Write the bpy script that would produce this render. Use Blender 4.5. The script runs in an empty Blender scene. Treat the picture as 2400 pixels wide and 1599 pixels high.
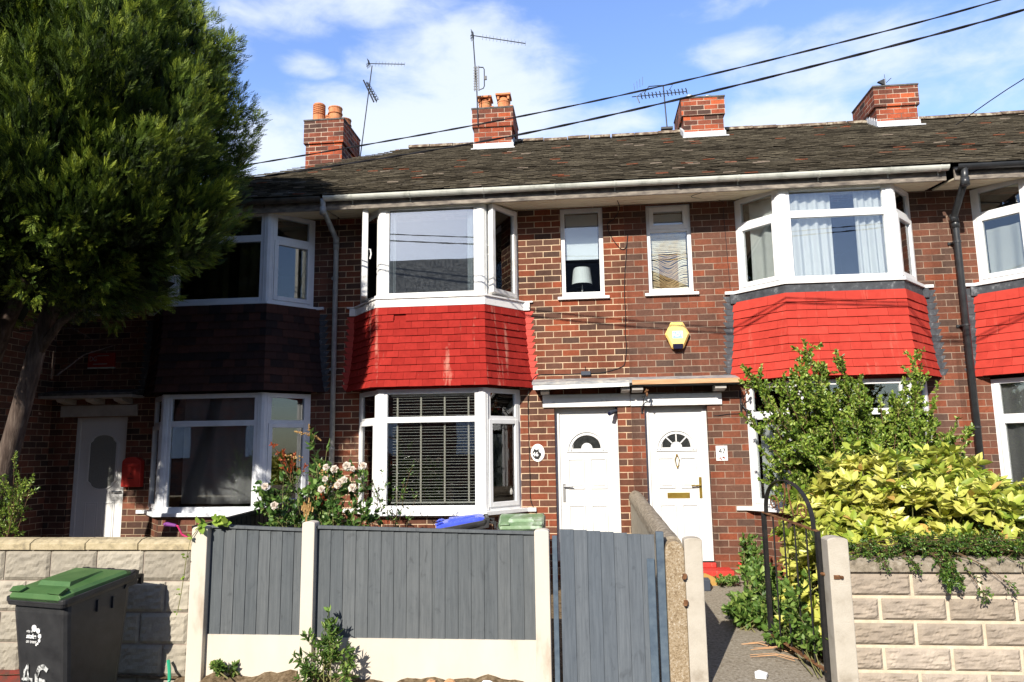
import bpy, math, random
import numpy as np
from mathutils import Vector, Matrix
random.seed(7); RNG = np.random.default_rng(7)
SC = bpy.context.scene
COL = SC.collection
# ------------------------------------------------------------------ camera, sky, sun, exposure
cd = bpy.data.cameras.new('camera'); cam = bpy.data.objects.new('camera', cd); COL.objects.link(cam)
cd.sensor_width = 36.0; cd.lens = 36.0*1700/2400; cd.clip_start = .05; cd.clip_end = 2000
_r = Vector((.99466195, .10223435, -.01399111)); _u = Vector((.02878024, -.14465301, .9890638)); _f = Vector((-.09909243, .98418679, .14682317))
cam.matrix_world = Matrix(((_r.x, _u.x, -_f.x, -.2635), (_r.y, _u.y, -_f.y, -9.809), (_r.z, _u.z, -_f.z, 1.875), (0, 0, 0, 1)))
SC.camera = cam
LIGHT = Vector((.33, 1.0, -.61)).normalized()
sd = bpy.data.lights.new('sun', 'SUN'); sd.energy = 4.6; sd.angle = math.radians(.53); sd.color = (1, .93, .82)
sun = bpy.data.objects.new('sun', sd); COL.objects.link(sun); sun.location = (-10, -40, 30)
sun.rotation_euler = LIGHT.to_track_quat('-Z', 'Y').to_euler()
SC.view_settings.view_transform = 'Standard'; SC.view_settings.look = 'None'
SC.view_settings.exposure = .70; SC.view_settings.gamma = 1.0
SC.view_settings.use_curve_mapping = False
W = bpy.data.worlds.new('World'); SC.world = W; W.use_nodes = True
def setup_world():
    nt = W.node_tree; N = nt.nodes; L = nt.links; N.clear()
    out = N.new('ShaderNodeOutputWorld'); bg = N.new('ShaderNodeBackground')
    sky = N.new('ShaderNodeTexSky'); sky.sky_type = 'NISHITA'; sky.sun_disc = False
    sky.sun_elevation = math.asin(-LIGHT.z); sky.sun_rotation = math.atan2(-LIGHT.x, -LIGHT.y)
    sky.air_density = 1.0; sky.dust_density = .6; sky.ozone_density = 2.0; sky.altitude = 100
    hs = N.new('ShaderNodeHueSaturation'); hs.inputs['Saturation'].default_value = 1.10; hs.inputs['Hue'].default_value = .512; hs.inputs['Value'].default_value = 1.75
    L.new(sky.outputs[0], hs.inputs['Color'])
    tc = N.new('ShaderNodeTexCoord'); sep = N.new('ShaderNodeSeparateXYZ'); L.new(tc.outputs['Generated'], sep.inputs[0])
    def math_(op, a, b=None):
        m = N.new('ShaderNodeMath'); m.operation = op
        for i, q in enumerate((a, b)):
            if q is None: continue
            if isinstance(q, (int, float)): m.inputs[i].default_value = q
            else: L.new(q, m.inputs[i])
        return m.outputs[0]
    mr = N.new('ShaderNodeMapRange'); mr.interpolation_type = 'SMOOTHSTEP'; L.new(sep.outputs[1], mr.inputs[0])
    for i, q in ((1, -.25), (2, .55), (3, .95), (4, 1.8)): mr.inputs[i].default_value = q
    L.new(mr.outputs[0], hs.inputs['Value'])                  # sky value shaped by direction: dimmer behind the camera to cut fill on walls
    az = math_('ARCTAN2', sep.outputs[0], sep.outputs[1]); el = math_('ARCSINE', sep.outputs[2])
    mask = None                                               # where the cloud banks stand: azimuth, elevation, half sizes, density
    for a0, e0, wa, we, k in ((-.16, .50, .17, .07, 1.), (-.20, .435, .25, .05, .95), (-.46, .385, .10, .075, 1.), (-.31, .575, .13, .032, .8), (-.385, .497, .045, .017, .75), (-.43, .55, .11, .03, .5), (.40, .46, .17, .05, .85), (.54, .42, .16, .06, .8), (.30, .405, .12, .04, .95), (.04, .43, .10, .035, .7), (.22, .50, .09, .02, .45), (-.6, .5, .12, .1, .6), (-1.7, .5, .4, .12, .6)):
        d = math_('ADD', math_('POWER', math_('DIVIDE', math_('SUBTRACT', az, a0), wa), 2.0), math_('POWER', math_('DIVIDE', math_('SUBTRACT', el, e0), we), 2.0))
        g = math_('MULTIPLY', math_('MAXIMUM', math_('SUBTRACT', 1.0, math_('MULTIPLY', d, .55)), 0.0), k)
        mask = g if mask is None else math_('MAXIMUM', mask, g)
    def noise(scale, detail, rough, off, dist=0.0, sc=(1, 1, 2.2)):
        mp = N.new('ShaderNodeMapping'); mp.inputs['Location'].default_value = off; mp.inputs['Scale'].default_value = sc; L.new(tc.outputs['Generated'], mp.inputs[0])
        n = N.new('ShaderNodeTexNoise'); n.inputs['Scale'].default_value = scale; n.inputs['Detail'].default_value = detail
        n.inputs['Roughness'].default_value = rough; n.inputs['Distortion'].default_value = dist; L.new(mp.outputs[0], n.inputs['Vector'])
        return n.outputs[0]
    mid = noise(4.6, 4, .5, (2.75, 1.35, .4)); fine = noise(13, 9, .58, (7.1, 3.3, .2), .3)
    s = math_('ADD', math_('MULTIPLY', mask, .62), math_('ADD', math_('MULTIPLY', math_('SUBTRACT', mid, .5), 1.1), math_('MULTIPLY', math_('SUBTRACT', fine, .5), .8)))
    s = math_('SUBTRACT', s, math_('MULTIPLY', math_('GREATER_THAN', math_('ABSOLUTE', az), 1.3), .22))
    ramp = N.new('ShaderNodeValToRGB'); ramp.color_ramp.interpolation = 'EASE'; ramp.color_ramp.elements[0].position = .08; ramp.color_ramp.elements[1].position = .64
    ramp.color_ramp.elements[0].color = (0, 0, 0, 1); ramp.color_ramp.elements[1].color = (1, 1, 1, 1)
    L.new(s, ramp.inputs[0])
    fac = math_('MULTIPLY', ramp.outputs[0], .88)
    low = math_('MULTIPLY', math_('SUBTRACT', 1.0, math_('MINIMUM', math_('MULTIPLY', math_('MAXIMUM', sep.outputs[2], 0.0), 2.2), 1.0)), .5)
    low = math_('MULTIPLY', low, math_('MAXIMUM', sep.outputs[1], .15)); fac = math_('MINIMUM', math_('ADD', fac, low), .92)
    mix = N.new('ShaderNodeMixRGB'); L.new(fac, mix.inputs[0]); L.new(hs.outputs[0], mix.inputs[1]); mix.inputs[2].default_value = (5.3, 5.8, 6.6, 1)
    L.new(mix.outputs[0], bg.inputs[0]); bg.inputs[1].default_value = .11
    L.new(bg.outputs[0], out.inputs[0])
setup_world()
# ------------------------------------------------------------------ naming helpers
def tag(o, label=None, cat=None, group=None, kind=None):
    if label: o['label'] = label
    if cat: o['category'] = cat
    if group: o['group'] = group
    if kind: o['kind'] = kind
    return o
def thing(name, label, cat, loc=(0, 0, 0), group=None):
    o = bpy.data.objects.new(name, None); COL.objects.link(o); o.location = loc; o.empty_display_size = .2
    return tag(o, label, cat, group)
def origin_of(p):
    while p is not None and p.parent is not None: p = p.parent
    return Vector(p.location) if p is not None else Vector((0, 0, 0))
# ------------------------------------------------------------------ materials
def nodes(name):
    m = bpy.data.materials.new(name); m.use_nodes = True
    nt = m.node_tree; b = nt.nodes['Principled BSDF']
    return m, nt, nt.nodes, nt.links, b
def rgba(c): return (c[0], c[1], c[2], 1)
def coords(N, L, which='Object', scale=(1, 1, 1)):
    tc = N.new('ShaderNodeTexCoord'); mp = N.new('ShaderNodeMapping'); mp.inputs['Scale'].default_value = scale
    L.new(tc.outputs[which], mp.inputs[0]); return mp.outputs[0]
def noise_n(N, L, vec, scale, detail=5, rough=.6, dist=0):
    n = N.new('ShaderNodeTexNoise'); n.inputs['Scale'].default_value = scale; n.inputs['Detail'].default_value = detail
    n.inputs['Roughness'].default_value = rough; n.inputs['Distortion'].default_value = dist; L.new(vec, n.inputs['Vector']); return n.outputs[0]
def ramp_n(N, L, fac, stops):
    r = N.new('ShaderNodeValToRGB'); e = r.color_ramp.elements
    e[0].position = stops[0][0]; e[0].color = rgba(stops[0][1]); e[1].position = stops[-1][0]; e[1].color = rgba(stops[-1][1])
    for p, c in stops[1:-1]:
        k = e.new(p); k.color = rgba(c)
    L.new(fac, r.inputs[0]); return r.outputs[0]
def bump_n(N, L, b, h, strength, dist=.01):
    bp = N.new('ShaderNodeBump'); bp.inputs['Strength'].default_value = strength; bp.inputs['Distance'].default_value = dist
    L.new(h, bp.inputs['Height']); L.new(bp.outputs[0], b.inputs['Normal'])
def mixc(N, L, fac, a, c, mode='MIX'):
    m = N.new('ShaderNodeMixRGB'); m.blend_type = mode
    for i, q in ((0, fac), (1, a), (2, c)):
        if isinstance(q, (int, float)): m.inputs[i].default_value = q
        elif isinstance(q, tuple): m.inputs[i].default_value = rgba(q)
        else: L.new(q, m.inputs[i])
    return m.outputs[0]
def mat_plain(name, stops, scale=6, rough=.6, bump=0, bscale=40, stretch=(1, 1, 1), metal=0, spec=None, detail=6):
    if spec is None: spec = .5 if rough < .45 or metal else (.3 if rough < .65 else .1)
    m, nt, N, L, b = nodes(name)
    v = coords(N, L, 'Object', stretch)
    if len(stops) == 1: b.inputs['Base Color'].default_value = rgba(stops[0][1])
    else: L.new(ramp_n(N, L, noise_n(N, L, v, scale, detail), stops), b.inputs['Base Color'])
    b.inputs['Roughness'].default_value = rough; b.inputs['Metallic'].default_value = metal; b.inputs['Specular IOR Level'].default_value = spec
    if bump: bump_n(N, L, b, noise_n(N, L, v, bscale, 4), bump)
    return m
def mat_brick(name, mortar, mortar2, stops, dirt=.35, ox=0., bw=.235, seed=0., msize=.0058):
    m, nt, N, L, b = nodes(name)
    tc = N.new('ShaderNodeTexCoord'); mp = N.new('ShaderNodeMapping'); mp.inputs['Location'].default_value = (ox, -4.7605 % .08682 * -1, 0)
    mp.inputs['Location'].default_value = (ox, -(4.7605 % .08682), 0); L.new(tc.outputs['UV'], mp.inputs[0])
    wob = N.new('ShaderNodeTexNoise'); wob.inputs['Scale'].default_value = 9; L.new(tc.outputs['Object'], wob.inputs['Vector'])
    vm = N.new('ShaderNodeVectorMath'); vm.operation = 'MULTIPLY_ADD'; L.new(wob.outputs['Color'], vm.inputs[0]); vm.inputs[1].default_value = (.006, .006, 0); L.new(mp.outputs[0], vm.inputs[2])
    br = N.new('ShaderNodeTexBrick'); L.new(vm.outputs[0], br.inputs['Vector']); br.offset = .5; br.squash = 1
    br.inputs['Scale'].default_value = 1; br.inputs['Brick Width'].default_value = bw; br.inputs['Row Height'].default_value = .08682
    br.inputs['Mortar Size'].default_value = msize; br.inputs['Mortar Smooth'].default_value = .25
    br.inputs['Color1'].default_value = (0, 0, 0, 1); br.inputs['Color2'].default_value = (1, 1, 1, 1); br.inputs['Mortar'].default_value = (.5, .5, .5, 1)
    bc = ramp_n(N, L, br.outputs['Color'], stops)
    big = noise_n(N, L, tc.outputs['Object'], 1.1, 4); fin = noise_n(N, L, tc.outputs['Object'], 26, 6, .7)
    bc = mixc(N, L, dirt, bc, ramp_n(N, L, fin, [(.3, (.35, .33, .32)), (.7, (1.35, 1.2, 1.1))]), 'MULTIPLY')
    bc = mixc(N, L, .45, bc, ramp_n(N, L, big, [(.32, (.55, .55, .56)), (.62, (1.2, 1.1, 1.05))]), 'MULTIPLY')
    mo = ramp_n(N, L, noise_n(N, L, tc.outputs['Object'], 3.5, 5), [(.38, mortar2), (.6, mortar)])
    spot = ramp_n(N, L, noise_n(N, L, tc.outputs['Object'], 7.5, 2, .4), [(.755, (0, 0, 0)), (.80, (.8, .8, .8))]); bc = mixc(N, L, spot, bc, (.50, .36, .27))
    run = ramp_n(N, L, noise_n(N, L, coords(N, L, 'Object', (1, 1, .16)), 3.2, 6, .65), [(.36, (.70, .69, .68)), (.52, (1, 1, 1)), (.75, (1.1, 1.08, 1.05))]); bc = mixc(N, L, .75, bc, run, 'MULTIPLY'); mo = mixc(N, L, .6, mo, run, 'MULTIPLY')
    L.new(mixc(N, L, br.outputs['Fac'], bc, mo), b.inputs['Base Color'])
    b.inputs['Roughness'].default_value = .95; b.inputs['Specular IOR Level'].default_value = .08
    inv = N.new('ShaderNodeMath'); inv.operation = 'MULTIPLY_ADD'; inv.inputs[1].default_value = -1.0; inv.inputs[2].default_value = 1.0; L.new(br.outputs['Fac'], inv.inputs[0])
    ad = N.new('ShaderNodeMath'); ad.operation = 'MULTIPLY_ADD'; L.new(fin, ad.inputs[0]); ad.inputs[1].default_value = .5; L.new(inv.outputs[0], ad.inputs[2])
    bump_n(N, L, b, ad.outputs[0], .55, .008)
    return m
def mat_attr(name, c1, c2, rough=.6, nscale=8, trans=0., stops=None, spec=.4, bump=0, bscale=60, nmix=.5, streak=None):
    """colour runs over a per-piece random 'tint' attribute; optional leaf translucency"""
    m, nt, N, L, b = nodes(name)
    at = N.new('ShaderNodeAttribute'); at.attribute_name = 'tint'
    base = ramp_n(N, L, at.outputs['Fac'], stops or [(0, c1), (1, c2)])
    v = coords(N, L)
    if nmix: base = mixc(N, L, nmix, base, ramp_n(N, L, noise_n(N, L, v, nscale, 6), [(.3, (.55, .55, .55)), (.7, (1.3, 1.3, 1.25))]), 'MULTIPLY')
    if streak:                                               # run-down paint and lime streaks
        k = ramp_n(N, L, noise_n(N, L, coords(N, L, 'Object', (1, 1, .10)), 9, 5, .62), [(.60, (0, 0, 0)), (.74, (.75, .75, .75))]); base = mixc(N, L, k, base, streak)
    L.new(base, b.inputs['Base Color']); b.inputs['Roughness'].default_value = rough; b.inputs['Specular IOR Level'].default_value = spec
    if bump: bump_n(N, L, b, noise_n(N, L, v, bscale, 4), bump)
    if trans:
        t = N.new('ShaderNodeBsdfTranslucent'); L.new(base, t.inputs[0]); mx = N.new('ShaderNodeMixShader'); mx.inputs[0].default_value = trans
        L.new(b.outputs[0], mx.inputs[1]); L.new(t.outputs[0], mx.inputs[2]); L.new(mx.outputs[0], N['Material Output'].inputs[0])
    return m
def mat_board(name, c1, c2):
    m, nt, N, L, b = nodes(name)
    at = N.new('ShaderNodeAttribute'); at.attribute_name = 'tint'; base = ramp_n(N, L, at.outputs['Fac'], [(0, c1), (1, c2)])
    g = noise_n(N, L, coords(N, L, 'Object', (1, 1, .045)), 60, 6, .65, .4); kn = noise_n(N, L, coords(N, L, 'Object', (1, 1, .55)), 11, 5, .6, 1.2)
    base = mixc(N, L, .55, base, ramp_n(N, L, g, [(.3, (.62, .62, .63)), (.7, (1.28, 1.26, 1.24))]), 'MULTIPLY')
    base = mixc(N, L, .7, base, ramp_n(N, L, kn, [(.22, (.45, .43, .42)), (.40, (1, 1, 1)), (.72, (1.12, 1.1, 1.08))]), 'MULTIPLY')
    L.new(base, b.inputs['Base Color']); b.inputs['Roughness'].default_value = .9; b.inputs['Specular IOR Level'].default_value = .1
    bump_n(N, L, b, g, .35); return m
def mat_glass(name, tint=(.75, .8, .8), refl=.16, dust=0., dustc=(.6, .63, .65), rough=.0):
    m, nt, N, L, b = nodes(name); N.remove(b)
    tr = N.new('ShaderNodeBsdfTransparent'); tr.inputs[0].default_value = rgba(tint)
    gl = N.new('ShaderNodeBsdfGlossy'); gl.inputs['Roughness'].default_value = rough; gl.inputs[0].default_value = (.95, .97, 1, 1)
    fr = N.new('ShaderNodeFresnel'); fr.inputs[0].default_value = 1.5
    ma = N.new('ShaderNodeMath'); ma.operation = 'MULTIPLY_ADD'; ma.inputs[1].default_value = 1.0; ma.inputs[2].default_value = refl; ma.use_clamp = True; L.new(fr.outputs[0], ma.inputs[0])
    # float-glass waviness
    v = coords(N, L); bp = N.new('ShaderNodeBump'); bp.inputs['Strength'].default_value = .02; bp.inputs['Distance'].default_value = .02
    L.new(noise_n(N, L, v, 2.2, 1), bp.inputs['Height']); L.new(bp.outputs[0], gl.inputs['Normal'])
    mx = N.new('ShaderNodeMixShader'); L.new(ma.outputs[0], mx.inputs[0]); L.new(tr.outputs[0], mx.inputs[1]); L.new(gl.outputs[0], mx.inputs[2])
    last = mx.outputs[0]
    if dust:
        df = N.new('ShaderNodeBsdfDiffuse'); df.inputs[0].default_value = rgba(dustc)
        sp = ramp_n(N, L, noise_n(N, L, v, 30, 8, .75), [(.42, (dust*.4,)*3), (.75, (dust*1.8,)*3)])
        m2 = N.new('ShaderNodeMixShader'); L.new(sp, m2.inputs[0]); L.new(last, m2.inputs[1]); L.new(df.outputs[0], m2.inputs[2]); last = m2.outputs[0]
    L.new(last, N['Material Output'].inputs[0]); return m
BR46 = [(.0, (.080, .053, .043)), (.3, (.130, .066, .047)), (.6, (.165, .067, .043)), (.85, (.21, .070, .040)), (1., (.28, .078, .040))]
BR47 = [(.0, (.092, .064, .053)), (.3, (.130, .071, .053)), (.6, (.158, .071, .049)), (.85, (.19, .072, .045)), (1., (.24, .078, .044))]
M = {}
M['brick46'] = mat_brick('pointed_red_brick', (.64, .48, .32), (.38, .28, .19), BR46, .35, .090)
M['brick47'] = mat_brick('weathered_red_brick', (.36, .28, .21), (.20, .14, .105), BR47, .4, .02, msize=.0045)
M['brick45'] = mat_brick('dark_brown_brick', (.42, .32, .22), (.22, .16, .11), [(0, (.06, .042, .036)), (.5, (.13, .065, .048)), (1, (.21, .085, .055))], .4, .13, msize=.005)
M['brickch'] = mat_brick('chimney_brick', (.55, .44, .34), (.16, .12, .10), [(0, (.07, .05, .045)), (.4, (.21, .075, .05)), (.75, (.33, .09, .05)), (1, (.52, .13, .055))], .5, .05, msize=.0055)
M['upvc'] = mat_plain('white_upvc', [(.3, (.66, .665, .66)), (.5, (.73, .735, .73)), (.8, (.75, .755, .75))], 5, .5, spec=.2)
M['upvc_old'] = mat_plain('weathered_white_upvc', [(.3, (.58, .57, .54)), (.5, (.71, .71, .69)), (.8, (.74, .74, .73))], 7, .55, spec=.2)
M['upvc_grey'] = mat_plain('dull_white_upvc', [(.3, (.62, .64, .67)), (.6, (.72, .74, .77))], 5, .4)
M['white_paint'] = mat_plain('white_gloss_paint', [(.25, (.55, .53, .50)), (.42, (.80, .79, .77)), (.8, (.84, .83, .81))], 9, .5, .1)
M['door_white'] = mat_plain('white_door_panel', [(.3, (.62, .62, .61)), (.7, (.66, .66, .65))], 3, .5, spec=.2)
M['glass'] = mat_glass('window_glass', (.88, .90, .90), .055)
M['glass_dusty'] = mat_glass('dusty_window_glass', (.72, .76, .78), .20, .045)
M['glass_blue'] = mat_glass('coated_window_glass', (.90, .92, .93), .085)
M['glass_dark'] = mat_glass('dark_door_glass', (.30, .33, .32), .05)
M['glass_frost'] = mat_plain('frosted_glass', [(.3, (.20, .21, .19)), (.7, (.27, .28, .26))], 60, .35, .2, 90)
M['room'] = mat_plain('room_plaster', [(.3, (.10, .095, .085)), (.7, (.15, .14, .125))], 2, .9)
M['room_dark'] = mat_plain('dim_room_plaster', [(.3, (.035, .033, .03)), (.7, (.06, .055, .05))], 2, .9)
M['lead'] = mat_plain('lead_flashing', [(.25, (.03, .032, .037)), (.58, (.065, .07, .078)), (.78, (.24, .25, .26))], 14, .55, .3, 25)
M['lead_light'] = mat_plain('pale_lead_flashing', [(.3, (.42, .44, .47)), (.7, (.62, .63, .64))], 8, .5, .3, 20)
M['lead_red'] = mat_plain('red_painted_flashing', [(.3, (.42, .045, .03)), (.7, (.55, .06, .04))], 8, .6, .2, 20)
M['canopy_lead'] = mat_plain('canopy_lead', [(.3, (.17, .18, .20)), (.5, (.30, .30, .30)), (.7, (.52, .49, .43))], 7, .6, .3, 25, (1, 1, 3))
M['redtile46'] = mat_attr('painted_red_tile', (.265, .020, .016), (.335, .028, .022), .9, 14, 0, nmix=.3, bump=.15, spec=.06, streak=(.50, .24, .18))
M['redtile47'] = mat_attr('bright_red_tile', (.40, .042, .030), (.49, .056, .040), .9, 10, 0, nmix=.28, bump=.12, spec=.06, streak=(.52, .12, .085))
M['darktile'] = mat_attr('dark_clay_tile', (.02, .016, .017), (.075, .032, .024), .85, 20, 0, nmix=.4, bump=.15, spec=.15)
M['rooftile'] = mat_attr('weathered_roof_tile', None, None, .92, 30, 0, [(0, (.046, .040, .032)), (.3, (.090, .078, .060)), (.62, (.13, .113, .087)), (.88, (.18, .158, .12)), (.925, (.20, .085, .052)), (.975, (.30, .11, .065)), (1, (.36, .33, .28))], .05, .4, 70, .7)
M['ridge'] = mat_plain('ridge_tile', [(.3, (.075, .05, .038)), (.5, (.15, .11, .08)), (.62, (.34, .30, .23))], 9, .9, .3, 40)
M['underlay'] = mat_plain('roof_underlay', [(0, (.015, .013, .012))], rough=.95)
M['soffit'] = mat_plain('flaking_cream_soffit', [(.22, (.40, .30, .17)), (.40, (.78, .70, .52)), (.75, (.86, .79, .60))], 7, .7, .15, 30, (.35, 2.2, 1))
M['fascia'] = mat_plain('peeling_fascia_board', [(.3, (.06, .055, .055)), (.5, (.19, .165, .14)), (.7, (.34, .30, .25))], 10, .75, .2, 40, (.5, 1, 1.5))
M['gutter'] = mat_plain('weathered_cream_gutter', [(.28, (.32, .33, .29)), (.5, (.55, .56, .50)), (.8, (.62, .62, .56))], 6, .5)
M['gutter_dark'] = mat_plain('grimy_gutter', [(.3, (.03, .028, .025)), (.7, (.10, .09, .075))], 8, .6)
M['gutter_black'] = mat_plain('black_gutter', [(.3, (.018, .02, .022)), (.7, (.035, .037, .04))], 8, .35)
M['pipe_grey'] = mat_plain('grey_painted_pipe', [(.3, (.24, .25, .24)), (.6, (.36, .36, .34)), (.8, (.45, .43, .38))], 12, .55)
M['concrete'] = mat_plain('grey_concrete', [(.25, (.20, .17, .135)), (.5, (.42, .38, .31)), (.8, (.56, .52, .44))], 9, .9, .4, 90)
M['concrete_clean'] = mat_plain('pale_concrete', [(.25, (.27, .23, .18)), (.45, (.43, .39, .325)), (.8, (.52, .48, .41))], 5, .9, .3, 90)
M['pebble'] = mat_plain('pebbledash', [(.3, (.17, .12, .07)), (.5, (.34, .26, .165)), (.62, (.40, .33, .24)), (.72, (.62, .56, .46))], 70, .9, .9, 110)
M['cream'] = mat_plain('cream_masonry_paint', [(.27, (.36, .29, .22)), (.42, (.57, .515, .435)), (.8, (.62, .57, .49))], 3.2, .85, .12, 60, (1, 1, .35), detail=9)
M['coping_gold'] = mat_plain('buff_coping_stone', [(.25, (.20, .17, .12)), (.5, (.42, .35, .22)), (.75, (.52, .44, .30))], 16, .9, .5, 60)
M['coping_grey'] = mat_plain('lichened_coping_stone', [(.25, (.10, .085, .065)), (.5, (.27, .23, .175)), (.7, (.36, .32, .26)), (.8, (.6, .58, .52))], 22, .9, .5, 70)
M['block_l'] = mat_attr('pale_rockface_block', (.29, .262, .215), (.40, .365, .30), .95, 14, 0, nmix=.4, bump=.45, bscale=45, spec=.06)
M['block_r'] = mat_attr('buff_rockface_block', (.30, .25, .20), (.41, .35, .29), .95, 10, 0, nmix=.45, bump=.45, bscale=45, spec=.06)
M['mortar_l'] = mat_plain('pink_mortar', [(.3, (.30, .24, .20)), (.7, (.42, .35, .29))], 12, .95, .2)
M['mortar_r'] = mat_plain('cream_mortar', [(.3, (.50, .41, .30)), (.7, (.64, .56, .43))], 12, .95, .3, 60)
M['ground'] = mat_plain('street_tarmac', [(.3, (.045, .045, .045)), (.7, (.075, .073, .07))], 30, .9, .3, 80)
M['pave'] = mat_plain('pavement_slab', [(.3, (.16, .15, .135)), (.7, (.25, .235, .21))], 20, .9, .3, 80)
M['soil'] = mat_plain('dry_soil', [(.3, (.06, .042, .024)), (.5, (.145, .105, .062)), (.75, (.27, .21, .14))], 26, .95, .9, 60)
M['path'] = mat_plain('gravelly_concrete_path', [(.25, (.09, .07, .045)), (.42, (.25, .215, .165)), (.6, (.33, .295, .24)), (.8, (.50, .46, .39))], 38, .92, .7, 120, detail=9)
M['greyboard'] = mat_board('grey_stained_board', (.092, .104, .113), (.116, .127, .134))
M['bluegrey'] = mat_board('blue_grey_stained_board', (.092, .110, .132), (.118, .135, .154))
M['batten'] = mat_plain('slate_blue_batten', [(.3, (.06, .085, .12)), (.7, (.11, .145, .18))], 12, .7)
M['blackwood'] = mat_plain('black_stained_wood', [(.3, (.015, .015, .016)), (.7, (.035, .034, .033))], 12, .7)
M['binblack'] = mat_plain('scuffed_black_plastic', [(.3, (.018, .018, .019)), (.7, (.036, .036, .037))], 9, .42, .15, 180)
M['bingreen'] = mat_plain('sun_faded_green_plastic', [(.3, (.045, .115, .035)), (.7, (.085, .165, .058))], 4, .45)
M['bingreen2'] = mat_plain('chalky_green_plastic', [(.35, (.10, .20, .08)), (.55, (.20, .30, .17)), (.7, (.5, .56, .5))], 6, .4)
M['binblue'] = mat_plain('blue_plastic', [(.3, (.03, .06, .48)), (.65, (.06, .10, .60)), (.78, (.6, .65, .85))], 7, .4)
M['white_ink'] = mat_plain('white_print', [(0, (.82, .82, .80))], rough=.6)
M['black_ink'] = mat_plain('black_print', [(0, (.015, .015, .016))], rough=.5)
M['red_ink'] = mat_plain('red_print', [(0, (.55, .08, .06))], rough=.5)
M['alarm_y'] = mat_plain('yellow_alarm_case', [(.3, (.78, .55, .15)), (.7, (.86, .66, .25))], 4, .4)
M['alarm_o'] = mat_plain('amber_alarm_side', [(0, (.55, .27, .03))], rough=.4)
M['alarm_b'] = mat_plain('dark_blue_lens', [(0, (.012, .012, .035))], rough=.2)
M['badge_b'] = mat_plain('pale_blue_badge', [(0, (.27, .42, .70))], rough=.4)
M['brass'] = mat_plain('brass', [(.3, (.42, .27, .05)), (.7, (.60, .42, .10))], 10, .3, metal=.8)
M['steel'] = mat_plain('dull_steel', [(0, (.45, .45, .44))], rough=.35, metal=.8)
M['iron'] = mat_plain('black_painted_iron', [(.3, (.012, .012, .013)), (.62, (.022, .021, .021)), (.75, (.075, .04, .025))], 14, .5, .15)
M['rusty'] = mat_plain('rusty_iron', [(.3, (.045, .028, .018)), (.5, (.16, .075, .035)), (.75, (.30, .17, .09))], 20, .8, .3)
M['aerial'] = mat_plain('aerial_metal', [(0, (.035, .037, .042))], rough=.5, metal=.3)
M['aerial_l'] = mat_plain('aerial_alloy', [(0, (.22, .24, .28))], rough=.4, metal=.5)
M['cable'] = mat_plain('black_cable', [(0, (.012, .012, .014))], rough=.5)
M['terracotta'] = mat_plain('terracotta', [(.3, (.36, .13, .06)), (.52, (.56, .22, .10)), (.66, (.50, .27, .14)), (.78, (.42, .34, .06))], 9, .8, .2)
M['terracotta_d'] = mat_plain('sooty_terracotta', [(.3, (.08, .05, .035)), (.5, (.34, .14, .07)), (.75, (.46, .2, .1))], 9, .85, .2)
M['soot'] = mat_plain('soot', [(0, (.012, .011, .011))], rough=.9)
M['flaunch'] = mat_plain('mortar_flaunching', [(.3, (.05, .05, .05)), (.7, (.16, .15, .14))], 12, .9, .4)
M['cowl'] = mat_plain('metal_cowl', [(0, (.5, .48, .44))], rough=.4, metal=.6)
M['curtain'] = mat_attr('white_curtain', (.72, .74, .72), (.80, .81, .79), .85, 3, .25, nmix=.12)
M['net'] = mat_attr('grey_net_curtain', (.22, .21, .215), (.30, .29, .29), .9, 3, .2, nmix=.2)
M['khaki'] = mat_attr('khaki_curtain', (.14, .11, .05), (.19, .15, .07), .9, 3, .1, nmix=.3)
M['slat'] = mat_plain('pale_grey_slat', [(0, (.34, .33, .305))], rough=.7)
M['tape'] = mat_plain('ladder_tape', [(0, (.36, .335, .29))], rough=.9)
M['blind_cream'] = mat_plain('stained_cream_slat', [(.3, (.42, .27, .12)), (.46, (.70, .58, .38)), (.6, (.80, .77, .66))], 3.2, .55)
M['blind_tan'] = mat_plain('tea_stained_slat', [(.35, (.36, .22, .10)), (.6, (.55, .38, .19))], 9, .6)
M['roller'] = mat_plain('pale_roller_blind', [(0, (.60, .64, .66))], rough=.9)
M['shade'] = mat_plain('pale_lamp_shade', [(0, (.72, .77, .79))], rough=.9)
M['mailred'] = mat_plain('red_enamel', [(.3, (.40, .022, .015)), (.7, (.52, .03, .02))], 6, .4)
M['reddoor'] = mat_plain('red_step_paint', [(.28, (.30, .14, .10)), (.45, (.52, .045, .035)), (.8, (.60, .06, .05))], 20, .7, .3)
M['oldred'] = mat_plain('worn_red_footing', [(.3, (.10, .05, .04)), (.6, (.22, .04, .03))], 14, .85, .3)
M['twig_leaf'] = mat_attr('dark_seed_head', (.06, .05, .035), (.16, .13, .09), .8, 8)
M['chalk'] = mat_plain('smeared_white_paint', [(.38, (.03, .03, .03)), (.5, (.45, .46, .45)), (.7, (.75, .76, .75))], 28, .8)
M['rawwood'] = mat_plain('raw_timber_edge', [(.3, (.40, .22, .11)), (.7, (.60, .38, .22))], 12, .8, .2, 40, (.3, 1, 3))
M['greypaint'] = mat_plain('dull_stone_paint', [(.3, (.34, .31, .28)), (.7, (.46, .43, .40))], 8, .8, .15)
M['bark'] = mat_plain('conifer_bark', [(.3, (.040, .028, .023)), (.55, (.095, .07, .057)), (.75, (.17, .135, .11))], 9, .95, .8, 30, (3, 3, .45))
M['twig'] = mat_plain('brown_twig', [(.3, (.08, .05, .03)), (.7, (.17, .11, .06))], 12, .9)
M['stem'] = mat_plain('green_stem', [(.3, (.13, .14, .05)), (.7, (.24, .22, .10))], 12, .8)
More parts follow.
